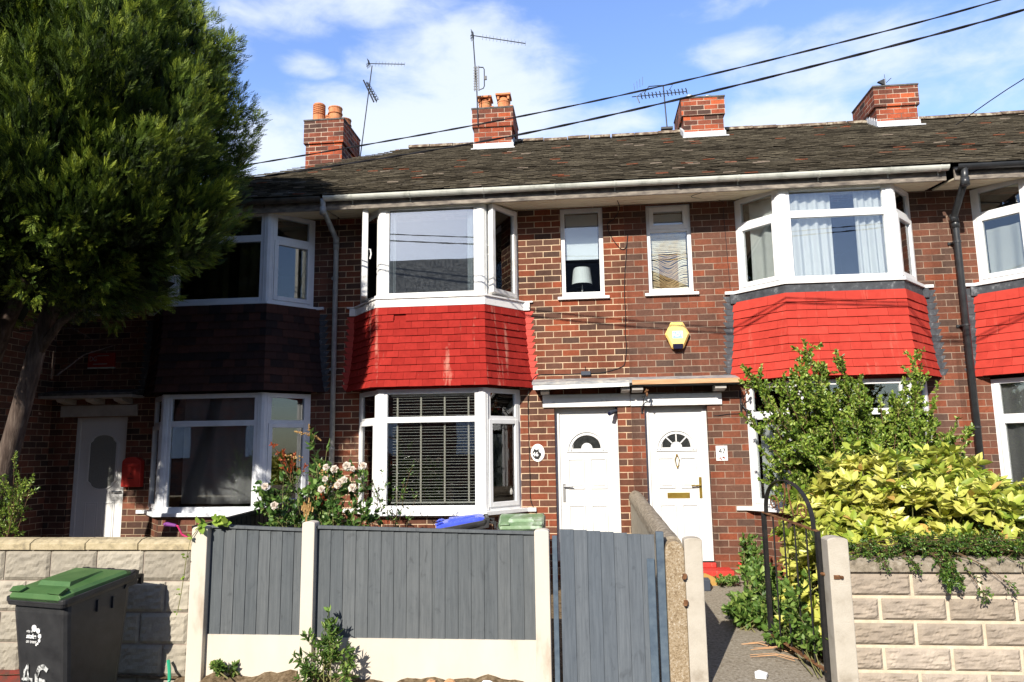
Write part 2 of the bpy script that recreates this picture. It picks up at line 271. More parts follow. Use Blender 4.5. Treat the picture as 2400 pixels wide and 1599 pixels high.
M['conifer'] = mat_attr('cypress_spray', None, None, .6, 2.5, .18, [(0, (.008, .014, .005)), (.4, (.024, .045, .008)), (.72, (.085, .14, .015)), (1, (.25, .31, .03))], .3, nmix=.4)
M['boxleaf'] = mat_attr('small_glossy_leaf', None, None, .38, 4, .22, [(0, (.05, .10, .015)), (.4, (.15, .25, .03)), (.8, (.28, .38, .055)), (1, (.44, .50, .13))], .5, nmix=.3)
M['aucuba'] = mat_attr('yellow_laurel_leaf', None, None, .35, 9, .22, [(0, (.09, .17, .02)), (.25, (.24, .33, .035)), (.6, (.52, .54, .10)), (.93, (.66, .62, .17)), (1, (.62, .40, .12))], .5, nmix=.3)
M['roseleaf'] = mat_attr('rose_leaf', None, None, .4, 6, .2, [(0, (.03, .075, .015)), (.6, (.10, .20, .04)), (1, (.22, .32, .08))], .5, nmix=.3)
M['redshoot'] = mat_attr('red_young_leaf', (.26, .03, .012), (.45, .11, .03), .5, 6, .25)
M['deadhead'] = mat_attr('dry_flower_head', (.32, .17, .05), (.52, .34, .14), .8, 6, .1)
M['petal'] = mat_attr('pale_pink_petal', (.78, .66, .57), (.84, .80, .72), .6, 6, .3, nmix=.1)
M['weed'] = mat_attr('weed_leaf', None, None, .5, 6, .25, [(0, (.04, .09, .015)), (.6, (.12, .22, .04)), (1, (.28, .38, .09))], .4, nmix=.3)
M['vine'] = mat_attr('bright_vine_leaf', None, None, .5, 6, .35, [(0, (.16, .30, .03)), (1, (.40, .52, .09))], .4, nmix=.2)
M['creeper'] = mat_attr('cotoneaster_leaf', None, None, .38, 8, .2, [(0, (.018, .05, .008)), (.6, (.07, .15, .02)), (1, (.22, .34, .06))], .5, nmix=.3)
M['litter'] = mat_plain('white_paper', [(0, (.8, .8, .8))], rough=.8)
M['yellowply'] = mat_plain('ochre_plywood', [(.3, (.34, .19, .05)), (.7, (.48, .29, .09))], 9, .8)
M['slate_box'] = mat_plain('slate_grey_plastic', [(0, (.045, .055, .075))], rough=.6)
M['pinkmetal'] = mat_plain('pink_enamel', [(0, (.62, .04, .16))], rough=.35)
M['purple'] = mat_plain('purple_rubber', [(0, (.20, .05, .24))], rough=.6)
M['rubber'] = mat_plain('black_rubber', [(0, (.02, .02, .02))], rough=.8)
M['hose'] = mat_plain('green_hose', [(0, (.02, .30, .16))], rough=.4)
M['signred'] = mat_plain('red_sign_board', [(.3, (.28, .02, .012)), (.7, (.36, .03, .02))], 6, .55)
# ------------------------------------------------------------------ mesh builder
class MB:
    def __init__(s): s.v = []; s.f = []; s.t = []; s.cur = .5
    def add(s, vs, fs):
        n = len(s.v); s.v += [tuple(p) for p in vs]; s.f += [tuple(i+n for i in f) for f in fs]; s.t += [s.cur]*len(fs)
    def quad(s, a, b, c, d): s.add((a, b, c, d), ((0, 1, 2, 3),))
    def obox(s, o, a, b, c):
        o, a, b, c = map(Vector, (o, a, b, c))
        P = [o, o+a, o+a+b, o+b, o+c, o+a+c, o+a+b+c, o+b+c]
        F = ((0, 3, 2, 1), (4, 5, 6, 7), (0, 1, 5, 4), (1, 2, 6, 5), (2, 3, 7, 6), (3, 0, 4, 7))
        if a.cross(b).dot(c) < 0: F = tuple(tuple(reversed(f)) for f in F)
        s.add(P, F)
    def box(s, x0, x1, y0, y1, z0, z1): s.obox((x0, y0, z0), (x1-x0, 0, 0), (0, y1-y0, 0), (0, 0, z1-z0))
    def prism(s, poly, z0, z1, z0b=None):
        n = len(poly); area = sum(poly[i][0]*poly[(i+1) % n][1]-poly[(i+1) % n][0]*poly[i][1] for i in range(n))
        if area < 0: poly = list(reversed(poly))
        P = [(x, y, z0) for x, y in poly]+[(x, y, z1) for x, y in poly]
        s.add(P, [tuple(range(n-1, -1, -1)), tuple(range(n, 2*n))]+[(i, (i+1) % n, n+(i+1) % n, n+i) for i in range(n)])
    def extrude(s, pts, vec):
        """planar polygon pts (3-d) pushed along vec"""
        n = len(pts); vec = Vector(vec); P = [Vector(p) for p in pts]
        nor = (P[1]-P[0]).cross(P[2]-P[1])
        if nor.dot(vec) > 0: P.reverse()
        s.add(P+[p+vec for p in P], [tuple(range(n)), tuple(range(2*n-1, n-1, -1))]+[(i, n+i, n+(i+1) % n, (i+1) % n) for i in range(n)])
    def tube(s, pts, r, n=8, cap=True):
        pts = [Vector(p) for p in pts]; k = len(pts); rr = r if isinstance(r, (list, tuple)) else [r]*k
        base = len(s.v); ref = None; V = []
        for i, p in enumerate(pts):
            d = (pts[min(i+1, k-1)]-pts[max(i-1, 0)]).normalized()
            if ref is None or abs(ref.dot(d)) > .98: ref = Vector((0, 0, 1)) if abs(d.z) < .9 else Vector((1, 0, 0))
            a = d.cross(ref).normalized(); b = d.cross(a); ref = a.cross(d)*1.0 if False else ref
            for j in range(n):
                q = 2*math.pi*j/n; V.append(p+(a*math.cos(q)+b*math.sin(q))*rr[i])
        F = [(i*n+j, i*n+(j+1) % n, (i+1)*n+(j+1) % n, (i+1)*n+j) for i in range(k-1) for j in range(n)]
        if cap: F += [tuple(range(n-1, -1, -1)), tuple((k-1)*n+j for j in range(n))]
        s.add(V, F)
    def lathe(s, prof, c, n=20):
        c = Vector(c); V = [c+Vector((r*math.cos(2*math.pi*j/n), r*math.sin(2*math.pi*j/n), z)) for r, z in prof for j in range(n)]
        k = len(prof)
        F = [(i*n+j, i*n+(j+1) % n, (i+1)*n+(j+1) % n, (i+1)*n+j) for i in range(k-1) for j in range(n)]
        F += [tuple(range(n-1, -1, -1)), tuple((k-1)*n+j for j in range(n))]
        s.add(V, F)
    def build(s, name, mat, parent=None, bevel=0, smooth=False, loc=None, xf=None):
        me = bpy.data.meshes.new(name)
        o = bpy.data.objects.new(name, me); COL.objects.link(o)
        V = s.v if xf is None else [tuple(xf @ Vector(p)) for p in s.v]
        if parent is not None: o.parent = parent; org = origin_of(parent)
        else:
            org = Vector(loc) if loc is not None else Vector((sum(p[0] for p in V)/len(V), sum(p[1] for p in V)/len(V), min(p[2] for p in V)))
            o.location = org
        me.from_pydata([(p[0]-org.x, p[1]-org.y, p[2]-org.z) for p in V], [], s.f)
        me.materials.append(M[mat] if isinstance(mat, str) else mat)
        uv = me.uv_layers.new(name='UVMap'); data = uv.data; Z = Vector((0, 0, 1))
        for p in me.polygons:
            nv = p.normal
            if abs(nv.z) < .7:
                t = Z.cross(nv); t = t.normalized() if t.length > 1e-6 else Vector((1, 0, 0))
                for li in p.loop_indices:
                    w = V[me.loops[li].vertex_index]; data[li].uv = (w[0]*t.x+w[1]*t.y, w[2])
            else:
                for li in p.loop_indices:
                    w = V[me.loops[li].vertex_index]; data[li].uv = (w[0], w[1])
        at = me.attributes.new('tint', 'FLOAT', 'FACE'); at.data.foreach_set('value', np.array(s.t, dtype=np.float32))
        if smooth: me.polygons.foreach_set('use_smooth', [True]*len(me.polygons))
        if bevel:
            md = o.modifiers.new('edge', 'BEVEL'); md.width = bevel; md.segments = 2; md.limit_method = 'ANGLE'; md.angle_limit = math.radians(50)
        return o
def mesh_np(name, mat, V, F, T, parent=None, loc=None, smooth=False):
    """V (n,3) world, F (m,k) indices, T (m,) tint"""
    me = bpy.data.meshes.new(name); o = bpy.data.objects.new(name, me); COL.objects.link(o)
    if parent is not None: o.parent = parent; org = np.array(origin_of(parent))
    else: org = np.array(loc if loc is not None else (0, 0, 0), float); o.location = org
    V = V-org; k = F.shape[1]
    me.vertices.add(len(V)); me.vertices.foreach_set('co', V.astype(np.float32).ravel())
    me.loops.add(F.size); me.loops.foreach_set('vertex_index', F.astype(np.int32).ravel())
    me.polygons.add(len(F)); me.polygons.foreach_set('loop_start', np.arange(0, F.size, k, dtype=np.int32))
    me.update(calc_edges=True)
    me.materials.append(M[mat]); at = me.attributes.new('tint', 'FLOAT', 'FACE'); at.data.foreach_set('value', T.astype(np.float32))
    if smooth: me.polygons.foreach_set('use_smooth', np.ones(len(F), bool))
    return o
def unit(a): return a/np.maximum(np.linalg.norm(a, axis=-1, keepdims=True), 1e-9)
def leaves(P, D, S, width=.42, fold=.25, T=None, flat=None):
    """one folded six-point leaf per row: P base, D direction, S length"""
    n = len(P); D = unit(D); R = RNG.normal(size=(n, 3)) if flat is None else flat+RNG.normal(size=(n, 3))*.35
    side = unit(np.cross(D, R)); up = np.cross(side, D); S = np.broadcast_to(np.asarray(S, float), (n,))[:, None]
    w = S*width*.5; l1 = S*.30; l2 = S*.68
    V = np.stack([P, P+D*l1+side*w+up*w*fold, P+D*l2+side*w*.82+up*w*fold, P+D*S-up*S*.06, P+D*l2-side*w*.82+up*w*fold, P+D*l1-side*w+up*w*fold], 1).reshape(-1, 3)
    b = (np.arange(n)*6)[:, None]
    F = np.concatenate([b+np.array([[0, 1, 2, 3]]), b+np.array([[0, 3, 4, 5]])], 1).reshape(-1, 4)
    T = RNG.random(n) if T is None else T
    return V, F, np.repeat(T, 2)
def merge(*parts):
    Vs, Fs, Ts = [], [], []; o = 0
    for V, F, T in parts: Vs.append(V); Fs.append(F+o); Ts.append(T); o += len(V)
    return np.concatenate(Vs), np.concatenate(Fs), np.concatenate(Ts)
def text_part(name, body, size, loc, rot, mat, parent, depth=.002, align='CENTER', sx=1.0, bold=0.0):
    cu = bpy.data.curves.new(name, 'FONT'); cu.body = body; cu.size = size; cu.extrude = depth; cu.align_x = align; cu.align_y = 'CENTER'; cu.offset = bold
    t = bpy.data.objects.new(name, cu); COL.objects.link(t)
    dg = bpy.context.evaluated_depsgraph_get(); me = bpy.data.meshes.new_from_object(t.evaluated_get(dg))
    bpy.data.objects.remove(t); o = bpy.data.objects.new(name, me); COL.objects.link(o); me.materials.clear(); me.materials.append(M[mat])
    mw = Matrix.Translation(Vector(loc)-(origin_of(parent) if parent else Vector((0, 0, 0)))) @ rot.to_matrix().to_4x4() @ Matrix.Diagonal((sx, 1, 1, 1))
    me.transform(mw); o.parent = parent; me.name = name
    return o
from mathutils import Euler
FRONT = Euler((math.pi/2, 0, 0))          # text standing upright, read from the street
# ------------------------------------------------------------------ ground and street
g = MB(); g.quad((-400, -400, -.16), (400, -400, -.16), (400, 400, -.16), (-400, 400, -.16)); tag(g.build('ground', 'ground', loc=(0, 0, -.16)), kind='structure')
g = MB(); g.box(-60, 60, -6.6, -3.75, -.30, -.15); tag(g.build('pavement', 'pave'), kind='structure')
def slab_sheet(name, mat, x0a, x1a, x0b, x1b, ya, yb, za, zb, nx=24, ny=24, amp=.0):
    """ground sheet from front edge (ya, za) to back edge (yb, zb)"""
    V = []; F = []
    for j in range(ny+1):
        t = j/ny
        for i in range(nx+1):
            s = i/nx; xa = x0a+(x1a-x0a)*s; xb = x0b+(x1b-x0b)*s
            V.append((xa+(xb-xa)*t, ya+(yb-ya)*t, za+(zb-za)*t+amp*(random.random()-.5)))
    for j in range(ny):
        for i in range(nx): a = j*(nx+1)+i; F.append((a, a+1, a+nx+2, a+nx+1))
    m = MB(); m.add(V, F); o = m.build(name, mat, smooth=amp > 0); return tag(o, kind='structure')
slab_sheet('garden_soil', 'soil', -12, 9, -12, 9, -3.66, .3, .0, .2, 60, 16, .03)
slab_sheet('garden_path', 'path', .55, 1.62, .52, 1.75, -3.9, -.02, .018, .232, 8, 20, .004)
# ------------------------------------------------------------------ house parts
def ring_bar(m, P, U, Nn, x0, x1, z0, z1, d0, d1):
    """bar in a vertical plane: P origin, U along, Nn outward; spans x0..x1, z0..z1 (world z), depth d0..d1 outward"""
    o = Vector((P[0], P[1], 0))+U*x0+Nn*d0+Vector((0, 0, z0)); m.obox(o, U*(x1-x0), Nn*(d1-d0), (0, 0, z1-z0))
def ring(m, P, U, Nn, x0, x1, z0, z1, w, d0, d1, wb=None):
    wb = w if wb is None else wb
    ring_bar(m, P, U, Nn, x0, x0+w, z0, z1, d0, d1); ring_bar(m, P, U, Nn, x1-w, x1, z0, z1, d0, d1)
    ring_bar(m, P, U, Nn, x0+w, x1-w, z0, z0+wb, d0, d1); ring_bar(m, P, U, Nn, x0+w, x1-w, z1-w, z1, d0, d1)
def pane(name, mat, par, P, U, Nn, x0, x1, z0, z1, d):
    m = MB(); ring_bar(m, P, U, Nn, x0-.004, x1+.004, z0-.004, z1+.004, d-.004, d)
    return m.build(name, mat, par)
def seg(a, b):
    a = Vector((a[0], a[1], 0)); b = Vector((b[0], b[1], 0)); U = (b-a).normalized(); return (a.x, a.y), U, Vector((U.y, -U.x, 0)), (b-a).length
def offset_bay(b, o):
    """bay outline (XL, FL, FR, XR) pushed outward by o, ends kept on the wall plane"""
    XL, FL, FR, XR = b
    pts = [(XL, 0), (FL, -.5), (FR, -.5), (XR, 0)]; out = []
    s = [seg(pts[i], pts[i+1]) for i in range(3)]
    def inter(p, u, q, w):
        d = u.x*w.y-u.y*w.x; t = ((q.x-p.x)*w.y-(q.y-p.y)*w.x)/d; return (p.x+u.x*t, p.y+u.y*t)
    L = [(Vector((a[0], a[1], 0))+n*o, u) for a, u, n, l in s]; wall = (Vector((0, 0, 0)), Vector((1, 0, 0)))
    return [inter(*wall, *L[0]), inter(*L[0], *L[1]), inter(*L[1], *L[2]), inter(*L[2], *wall)]
def horned(so, h):
    a, b = so[0][0], so[3][0]
    return [(a-h, .02), (a-h, -.035), (a+.03, -.035), so[1], so[2], (b-.03, -.035), (b+h, -.035), (b+h, .02)]
def bay_window(house, b, z0, z1, style, fm='upvc', glass='glass', sill=None, trans=None, side='sash', op=(0, 0)):
    """one storey of a three-sided bay: posts and rails in one frame mesh; panes, sashes and sill are its sub-parts"""
    XL, FL, FR, XR = b
    m = MB(); pts = [(XL, 0), (FL, -.5), (FR, -.5), (XR, 0)]; subs = []
    fw = .062
    for i in range(3):
        P, U, Nn, l = seg(pts[i], pts[i+1]); a0 = .055 if i else .0; a1 = l-(.055 if i < 2 else .0)
        if i == 0: a0 = .03
        if i == 2: a1 = l-.03
        ring(m, P, U, Nn, a0, a1, z0, z1, fw, -.06, .005, .07)
        if i == 0: ring_bar(m, P, U, Nn, -.02, a0, z0, z1, -.05, .0)
        if i == 2: ring_bar(m, P, U, Nn, a1, l+.02, z0, z1, -.05, .0)
        lo, hi = z0+.07, z1-fw; x0, x1 = a0+fw, a1-fw
        if trans:
            ring_bar(m, P, U, Nn, x0, x1, trans[0], trans[1], -.06, .004)
            subs.append(('pane', x0, x1, trans[1], hi, i, 0)); hi = trans[0]
        if i == 1: subs.append(('pane', x0, x1, lo, hi, i, 0))
        else: subs.append(('sash', a0+.022, a1-.022, lo-.03, hi+.03, i, op[0] if i == 0 else op[1]))
    for (cx, cy), da in (((FL, -.5), 1), ((FR, -.5), -1)):     # fluted corner posts
        n0 = seg(pts[0], pts[1])[2] if da > 0 else seg(pts[2], pts[3])[2]
        u0 = seg(pts[0], pts[1])[1]*-1 if da > 0 else seg(pts[2], pts[3])[1]
        k = .075; c = Vector((cx, cy, 0)); u1 = Vector((da, 0, 0)); n1 = Vector((0, -1, 0))
        poly = [c+u1*k+n1*.012, c+n1*.02+u1*.012, c+n0*.02+u0*.012, c+u0*k+n0*.012, c+u0*k-n0*.06, c-(n0+n1)*.05, c+u1*k-n1*.06]
        m.prism([(p.x, p.y) for p in poly], z0+.001, z1+.002)
        for q in (.028, .05): 
            for (uu, nn) in ((u1, n1), (u0, n0)):
                o = c+uu*q+nn*.012; m.obox(o+Vector((0, 0, z0+.01)), uu*.008, nn*.007, (0, 0, z1-z0-.02))
    root = m.build('bay_window', fm, house, bevel=.004)
    for kind, x0, x1, zz0, zz1, i, ang in subs:
        P, U, Nn, l = seg(pts[i], pts[i+1])
        if kind == 'pane': pane('pane', glass if i == 1 else 'glass', root, P, U, Nn, x0, x1, zz0, zz1, -.022); continue
        if ang:                                                    # casement standing open on its wall-side hinge
            h = Vector((P[0], P[1], 0))+U*(x0 if i == 0 else x1)+Nn*.01
            rot = Matrix.Rotation(math.radians(-ang if i == 0 else ang), 3, 'Z'); d = (U if i == 0 else -U); d = rot @ d
            U2 = d if i == 0 else -d; N2 = Vector((U2.y, -U2.x, 0)); ln = x1-x0
            P2 = h if i == 0 else h-U2*ln; P2 = (P2.x, P2.y); a, c2 = 0, ln
        else: P2, U2, N2, a, c2 = P, U, Nn, x0, x1
        s = MB(); ring(s, P2, U2, N2, a, c2, zz0, zz1, .058, -.055, .022, .06)
        if ang:
            hx = c2-.03 if i == 0 else a+.03
            o = Vector((P2[0], P2[1], 0))+U2*hx+N2*-.055
            s.tube([o+Vector((0, 0, (zz0+zz1)/2+.05)), o-N2*.035+Vector((0, 0, (zz0+zz1)/2+.045)), o-N2*.045+Vector((0, 0, (zz0+zz1)/2-.02)), o-N2*.03+Vector((0, 0, (zz0+zz1)/2-.09))], .011, 6)
        sash = s.build('sash', fm, root, bevel=.005)
        if not ang: pane('pane', 'glass', root, P2, U2, N2, a+.058, c2-.058, zz0+.06, zz1-.058, -.01)
        else: pane('pane', 'glass', root, P2, U2, N2, a+.058, c2-.058, zz0+.06, zz1-.058, -.01)
    if sill:
        s = MB(); so = offset_bay(b, sill[2]); s.prism(horned(so, .08), sill[0], sill[1])
        s.build('sill', fm if len(sill) < 4 else sill[3], root, bevel=.004)
    return root
def tile_apron(house, b, z0, z1, mat, rows, gap=None, wtile=.166, ox=.0, flare=.07, base=.065, label=None):
    """tile-hung apron between the two storeys of a bay: every tile a thin lapped slab"""
    m = MB(); rh = (z1-z0)/rows
    off = lambda z: base+flare*max(0, (z1-z)/(z1-z0))**2.2
    for r in range(rows):
        zt = z1-r*rh+.018; zb = z1-(r+1)*rh
        A = offset_bay(b, off(zb)+.016); B = offset_bay(b, off(zt)+.001)
        for i in range(3):
            pa, pb = Vector((*A[i], 0)), Vector((*A[i+1], 0)); qa, qb = Vector((*B[i], 0)), Vector((*B[i+1], 0)); l = (pb-pa).length
            n = seg(A[i], A[i+1])[2]; k0 = max(2, round(l/wtile)); edges = sorted({0., 1.} | {min(1, max(0, (j+(r % 2)*.5+ox)/k0)) for j in range(k0+1)})
            for j in range(len(edges)-1):
                t0, t1 = edges[j], edges[j+1]
                if t1-t0 < .01: continue
                if gap and i == 1 and gap(r, (t0+t1)/2): continue
                m.cur = random.random(); dz = (random.random()-.5)*.006; dn = (random.random()-.5)*.007; g = .0012/l
                a, c = pa.lerp(pb, t0+g), pa.lerp(pb, t1-g); e, f = qa.lerp(qb, t0+g), qa.lerp(qb, t1-g)
                a = a+n*dn; c = c+n*(dn+(random.random()-.5)*.004)
                zbb = zb+dz; zb2 = zbb+(random.random()-.5)*.004; th = .012
                V = [(*a.xy, zbb), (*c.xy, zb2), (*f.xy, zt), (*e.xy, zt)]; W_ = [(*(a-n*th).xy, zbb), (*(c-n*th).xy, zb2), (*(f-n*th).xy, zt), (*(e-n*th).xy, zt)]
                m.add(V+W_, ((0, 1, 2, 3), (7, 6, 5, 4), (0, 4, 5, 1), (1, 5, 6, 2), (2, 6, 7, 3), (3, 7, 4, 0)))
    m.cur = .3; so = offset_bay(b, base-.012); m.prism([*so, (so[3][0]-.02, .05), (so[0][0]+.02, .05)], z0+.012, z1+.02)
    return m.build('tile_cladding', mat, house)
def wall_flash(house, b, z0, z1, mat, sides=(1, 1), wid=.215, grow=.05):
    """stepped lead soakers chased into the brick beside the apron"""
    row = .08682
    for sgn, x, on in ((-1, b[0], sides[0]), (1, b[3], sides[1])):
        if not on: continue
        m = MB(); z = z1
        while z > z0+.02:
            t = (z1-z)/(z1-z0); xi = x+sgn*(.02+grow*t*1.2); xo = x+sgn*(wid+grow*t*1.3+random.random()*.015); zb = max(z0, z-row)
            P = [(xi, -.004, zb), (xo-sgn*.05, -.004, zb), (xo, -.004, z-.008), (xi, -.004, z)] if True else None
            m.extrude(P, (0, .006, 0)); z -= row
        m.build('lead_flashing', mat, house)
def facade(house, mat, x0, x1, ops, bays, z0=0., z1=5.22, depth=.13, back=6.9):
    """front wall with openings and reveals, plus dwarf walls under the bays and the shell behind"""
    m = MB(); rect = list(ops)+[(b[0], b[3], zz0, zz1) for b in bays for zz0, zz1 in ((1.05, 2.70), (3.80, 5.19))]
    xs = sorted({x0, x1} | {r[0] for r in rect} | {r[1] for r in rect}); zs = sorted({z0, z1} | {r[2] for r in rect} | {r[3] for r in rect})
    for i in range(len(xs)-1):
        for j in range(len(zs)-1):
            cx, cz = (xs[i]+xs[i+1])/2, (zs[j]+zs[j+1])/2
            if any(r[0] < cx < r[1] and r[2] < cz < r[3] for r in rect): continue
            m.quad((xs[i], 0, zs[j]), (xs[i+1], 0, zs[j]), (xs[i+1], 0, zs[j+1]), (xs[i], 0, zs[j+1]))
    for r in rect:
        a, c, e, f = r
        m.quad((a, 0, e), (a, depth+.12, e), (a, depth+.12, f), (a, 0, f)); m.quad((c, 0, f), (c, depth+.12, f), (c, depth+.12, e), (c, 0, e))
        m.quad((a, 0, f), (a, depth+.12, f), (c, depth+.12, f), (c, 0, f)); m.quad((a, 0, e), (c, 0, e), (c, depth+.12, e), (a, depth+.12, e))
    for b in bays:
        o = offset_bay(b, -.01)
        for i in range(3): m.quad((*o[i], z0), (*o[i+1], z0), (*o[i+1], 1.06), (*o[i], 1.06))
    m.quad((x1, back, z0), (x0, back, z0), (x0, back, z1), (x1, back, z1))
    m.quad((x0, back, z0), (x0, .0, z0), (x0, .0, z1), (x0, back, z1)); m.quad((x1, .0, z0), (x1, back, z0), (x1, back, z1), (x1, .0, z1))
    return m.build('wall', mat, house)
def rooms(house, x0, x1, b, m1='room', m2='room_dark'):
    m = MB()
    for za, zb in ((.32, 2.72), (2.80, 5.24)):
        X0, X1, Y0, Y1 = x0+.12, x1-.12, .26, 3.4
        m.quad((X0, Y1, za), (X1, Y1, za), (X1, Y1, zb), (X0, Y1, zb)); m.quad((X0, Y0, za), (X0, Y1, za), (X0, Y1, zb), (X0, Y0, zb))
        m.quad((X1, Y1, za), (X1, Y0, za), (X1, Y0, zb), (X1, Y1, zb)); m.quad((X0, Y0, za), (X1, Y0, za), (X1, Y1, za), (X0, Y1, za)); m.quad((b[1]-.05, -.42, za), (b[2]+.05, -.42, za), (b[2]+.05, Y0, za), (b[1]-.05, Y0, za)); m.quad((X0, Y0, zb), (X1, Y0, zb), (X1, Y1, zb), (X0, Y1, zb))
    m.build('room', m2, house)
EAVE_Y, EAVE_Z, SLOPE, RIDGE_Y = -.66, 5.315, .6, 3.0
def roof_z(y): return EAVE_Z+SLOPE*(y-EAVE_Y)
def tiled_roof(house, x0, x1, hip=None, back=7.2, ridge=True, tw=.168, gauge=.1):
    m = MB(); sl = math.hypot(1, SLOPE); L = (RIDGE_Y-EAVE_Y)*sl; nrow = int(L/gauge); up = Vector((0, 1, SLOPE)).normalized(); nor = Vector((0, -SLOPE, 1)).normalized(); ux = Vector((1, 0, 0))
    seed = random.random()*50
    for r in range(nrow+1):
        s0 = r*gauge-.02; s1 = min(s0+gauge+.035, L+.01); y0 = EAVE_Y+s0/sl
        xl = x0 if hip is None else max(x0, hip-(RIDGE_Y-y0)-.04)
        x = xl-(tw*.5 if r % 2 else 0)-(random.random()*.05 if hip is not None else 0); sag = .010*math.sin(r*.9)
        while x < x1-.01:
            w = tw; xa, xb = max(x, xl-(random.random()*.05 if hip is not None else 0)), min(x+w-.004, x1)
            x += w
            if xb-xa < .02: continue
            p = .5+.5*math.sin(xa*1.3+seed)*math.sin(r*.31+seed*2)
            v = random.random()
            q = random.random()
            red = .012+.075*max(0, math.sin(xa*.9+1.1+r*.21)*math.sin(r*.45+xa*.35))**2
            if q < red: m.cur = .93+.05*random.random()
            elif q < red+.012: m.cur = .995
            else: m.cur = min(.9, max(0, .62*v+.25*p))
            d = -.002+random.random()*.007+.004*math.sin(xa*2.1+r*.7); tl = (random.random()-.5)*.008; slip = -.03*random.random() if random.random() < .05 else 0; th = .010+random.random()*.003
            if random.random() < .012: d -= .02; tl += .02
            o = Vector((0, EAVE_Y, EAVE_Z))+up*(s0+slip)
            a = o+ux*xa+nor*(.028+d); b = o+ux*xb+nor*(.028+d+tl); c = o+ux*xb+up*(s1-s0)+nor*.004; e = o+ux*xa+up*(s1-s0)+nor*.004
            V = [a, b, c, e, a-nor*th, b-nor*th]
            m.add(V, ((0, 1, 2, 3), (4, 5, 1, 0), (5, 2, 1), (4, 0, 3)))
    root = m.build('roof', 'rooftile', house)
    u = MB(); zr = roof_z(RIDGE_Y)-.006; xr = x0 if hip is None else hip
    xe = x0 if hip is None else hip-(RIDGE_Y-EAVE_Y)
    u.quad((xe, EAVE_Y+.03, EAVE_Z), (x1, EAVE_Y+.03, EAVE_Z), (x1, RIDGE_Y, zr), (xr, RIDGE_Y, zr))
    u.quad((x1, RIDGE_Y, zr), (x1, back, zr-SLOPE*(back-RIDGE_Y)), (xe, back, zr-SLOPE*(back-RIDGE_Y)), (xr, RIDGE_Y, zr))
    if hip is not None: u.add([(xe, EAVE_Y, EAVE_Z), (xr, RIDGE_Y, zr), (xe, back, zr-SLOPE*(back-RIDGE_Y))], [(0, 1, 2)])
    u.build('roof_slope', 'underlay', root)
    if ridge:
        k = MB(); x = xr+.02
        while x < x1-.02:
            w = min(.40+random.random()*.05, x1-x); dz = random.random()*.022; prof = []
            for j in range(7):
                q = math.pi*(j/6); prof.append((x, RIDGE_Y-.115*math.cos(q), zr-.02+dz+.085*math.sin(q)))
            k.extrude(prof, (w-.012, 0, 0)); x += w
        k.build('ridge_tile_row', 'ridge', root)
    return root
def eaves(house, x0, x1, gmat='gutter', brackets=(), fmat='fascia', seam=None):
    s = MB(); s.extrude([(x0, .02, 5.205), (x0, -.575, 5.14), (x0, -.575, 5.16), (x0, .02, 5.225)], (x1-x0, 0, 0))
    for i in range(5):
        y = -.08-.1*i; z = 5.205+(5.14-5.205)*(.02-y)/.595
        s.box(x0, x1, y-.004, y+.002, z-.004, z+.002)
    s.build('soffit', 'soffit', house)
    f = MB(); f.box(x0, x1, -.60, -.577, 5.125, 5.30); f.build('fascia', fmat, house)
    g = MB(); n = 9; prof = [( -.665-.058*math.cos(math.pi*j/n), 5.288-.062*math.sin(math.pi*j/n)) for j in range(n+1)]
    inn = [(-.665-.052*math.cos(math.pi*j/n), 5.288-.056*math.sin(math.pi*j/n)) for j in range(n, -1, -1)]
    g.extrude([(x0, y, z) for y, z in prof+inn], (x1-x0, 0, 0)); gut = g.build('gutter', gmat, house, smooth=False)
    if len(brackets):
        for bx in brackets:
            b = MB(); pr = [(-.665-.064*math.cos(math.pi*j/n), 5.288-.068*math.sin(math.pi*j/n)) for j in range(n+1)]
            b.extrude([(bx, y, z) for y, z in pr+[(y, z) for y, z in inn]], (.022, 0, 0)); b.box(bx+.004, bx+.018, -.612, -.60, 5.19, 5.29); b.build('gutter_bracket', gmat, gut)
    return gut
def downpipe(house, pts, r, mat, straps, top=None):
    m = MB(); m.tube(pts, r, 12)
    for i in range(1, len(pts)-1): m.tube([Vector(pts[i])+Vector((0, 0, .03)), Vector(pts[i])-Vector((0, 0, .07))], r*1.22, 12)
    root = m.build('downpipe', mat, house, smooth=True)
    for z in straps:
        b = MB(); x, y = pts[-1][0], pts[-1][1]; b.tube([(x, y, z), (x, y, z+.025)], r*1.16, 12); b.box(x-.085, x-.02, -.02, -.004, z-.005, z+.028); b.tube([(x-.05, -.01, z+.01), (x-r, y, z+.012)], .012, 6); b.build('pipe_clip', mat, root)
    return root
def chimney(house, x0, x1, zb, zt, corbel, pots, y0=2.5, y1=3.42, flash=True, cap='flaunch'):
    m = MB(); m.box(x0, x1, y0, y1, zb, corbel); e = .032
    m.box(x0-e, x1+e, y0-e, y1+e, corbel, zt)
    c = m.build('chimney', 'brickch', house)
    k = MB(); k.extrude([(x0-e-.012, y0-e-.012, zt), (x1+e+.012, y0-e-.012, zt), (x1+e+.012, y1+e+.012, zt), (x0-e-.012, y1+e+.012, zt)], (0, 0, .032))
    k.box(x0+.05, x1-.05, y0+.05, y1-.05, zt+.03, zt+.06); k.build('mortar_cap', cap, c, bevel=.008)
    if flash:
        f = MB(); z = roof_z(y0); f.box(x0-.012, x1+.03, y0-.014, y0, z+.0, z+.11); f.extrude([(x0-.03, y0-.012, z+.01), (x1+.05, y0-.012, z+.01), (x1+.06, y0-.12, z-.04), (x0-.04, y0-.12, z-.04)], (0, 0, .02))
        for i in range(5):
            for sx in (x0-.012, x1): f.box(sx, sx+.012, y0+i*.09, y0+.085+i*.09, roof_z(y0+i*.09), roof_z(y0+i*.09)+.16)
        f.build('lead_flashing', 'lead_light', c)
    for p in pots: p(c)
    return c
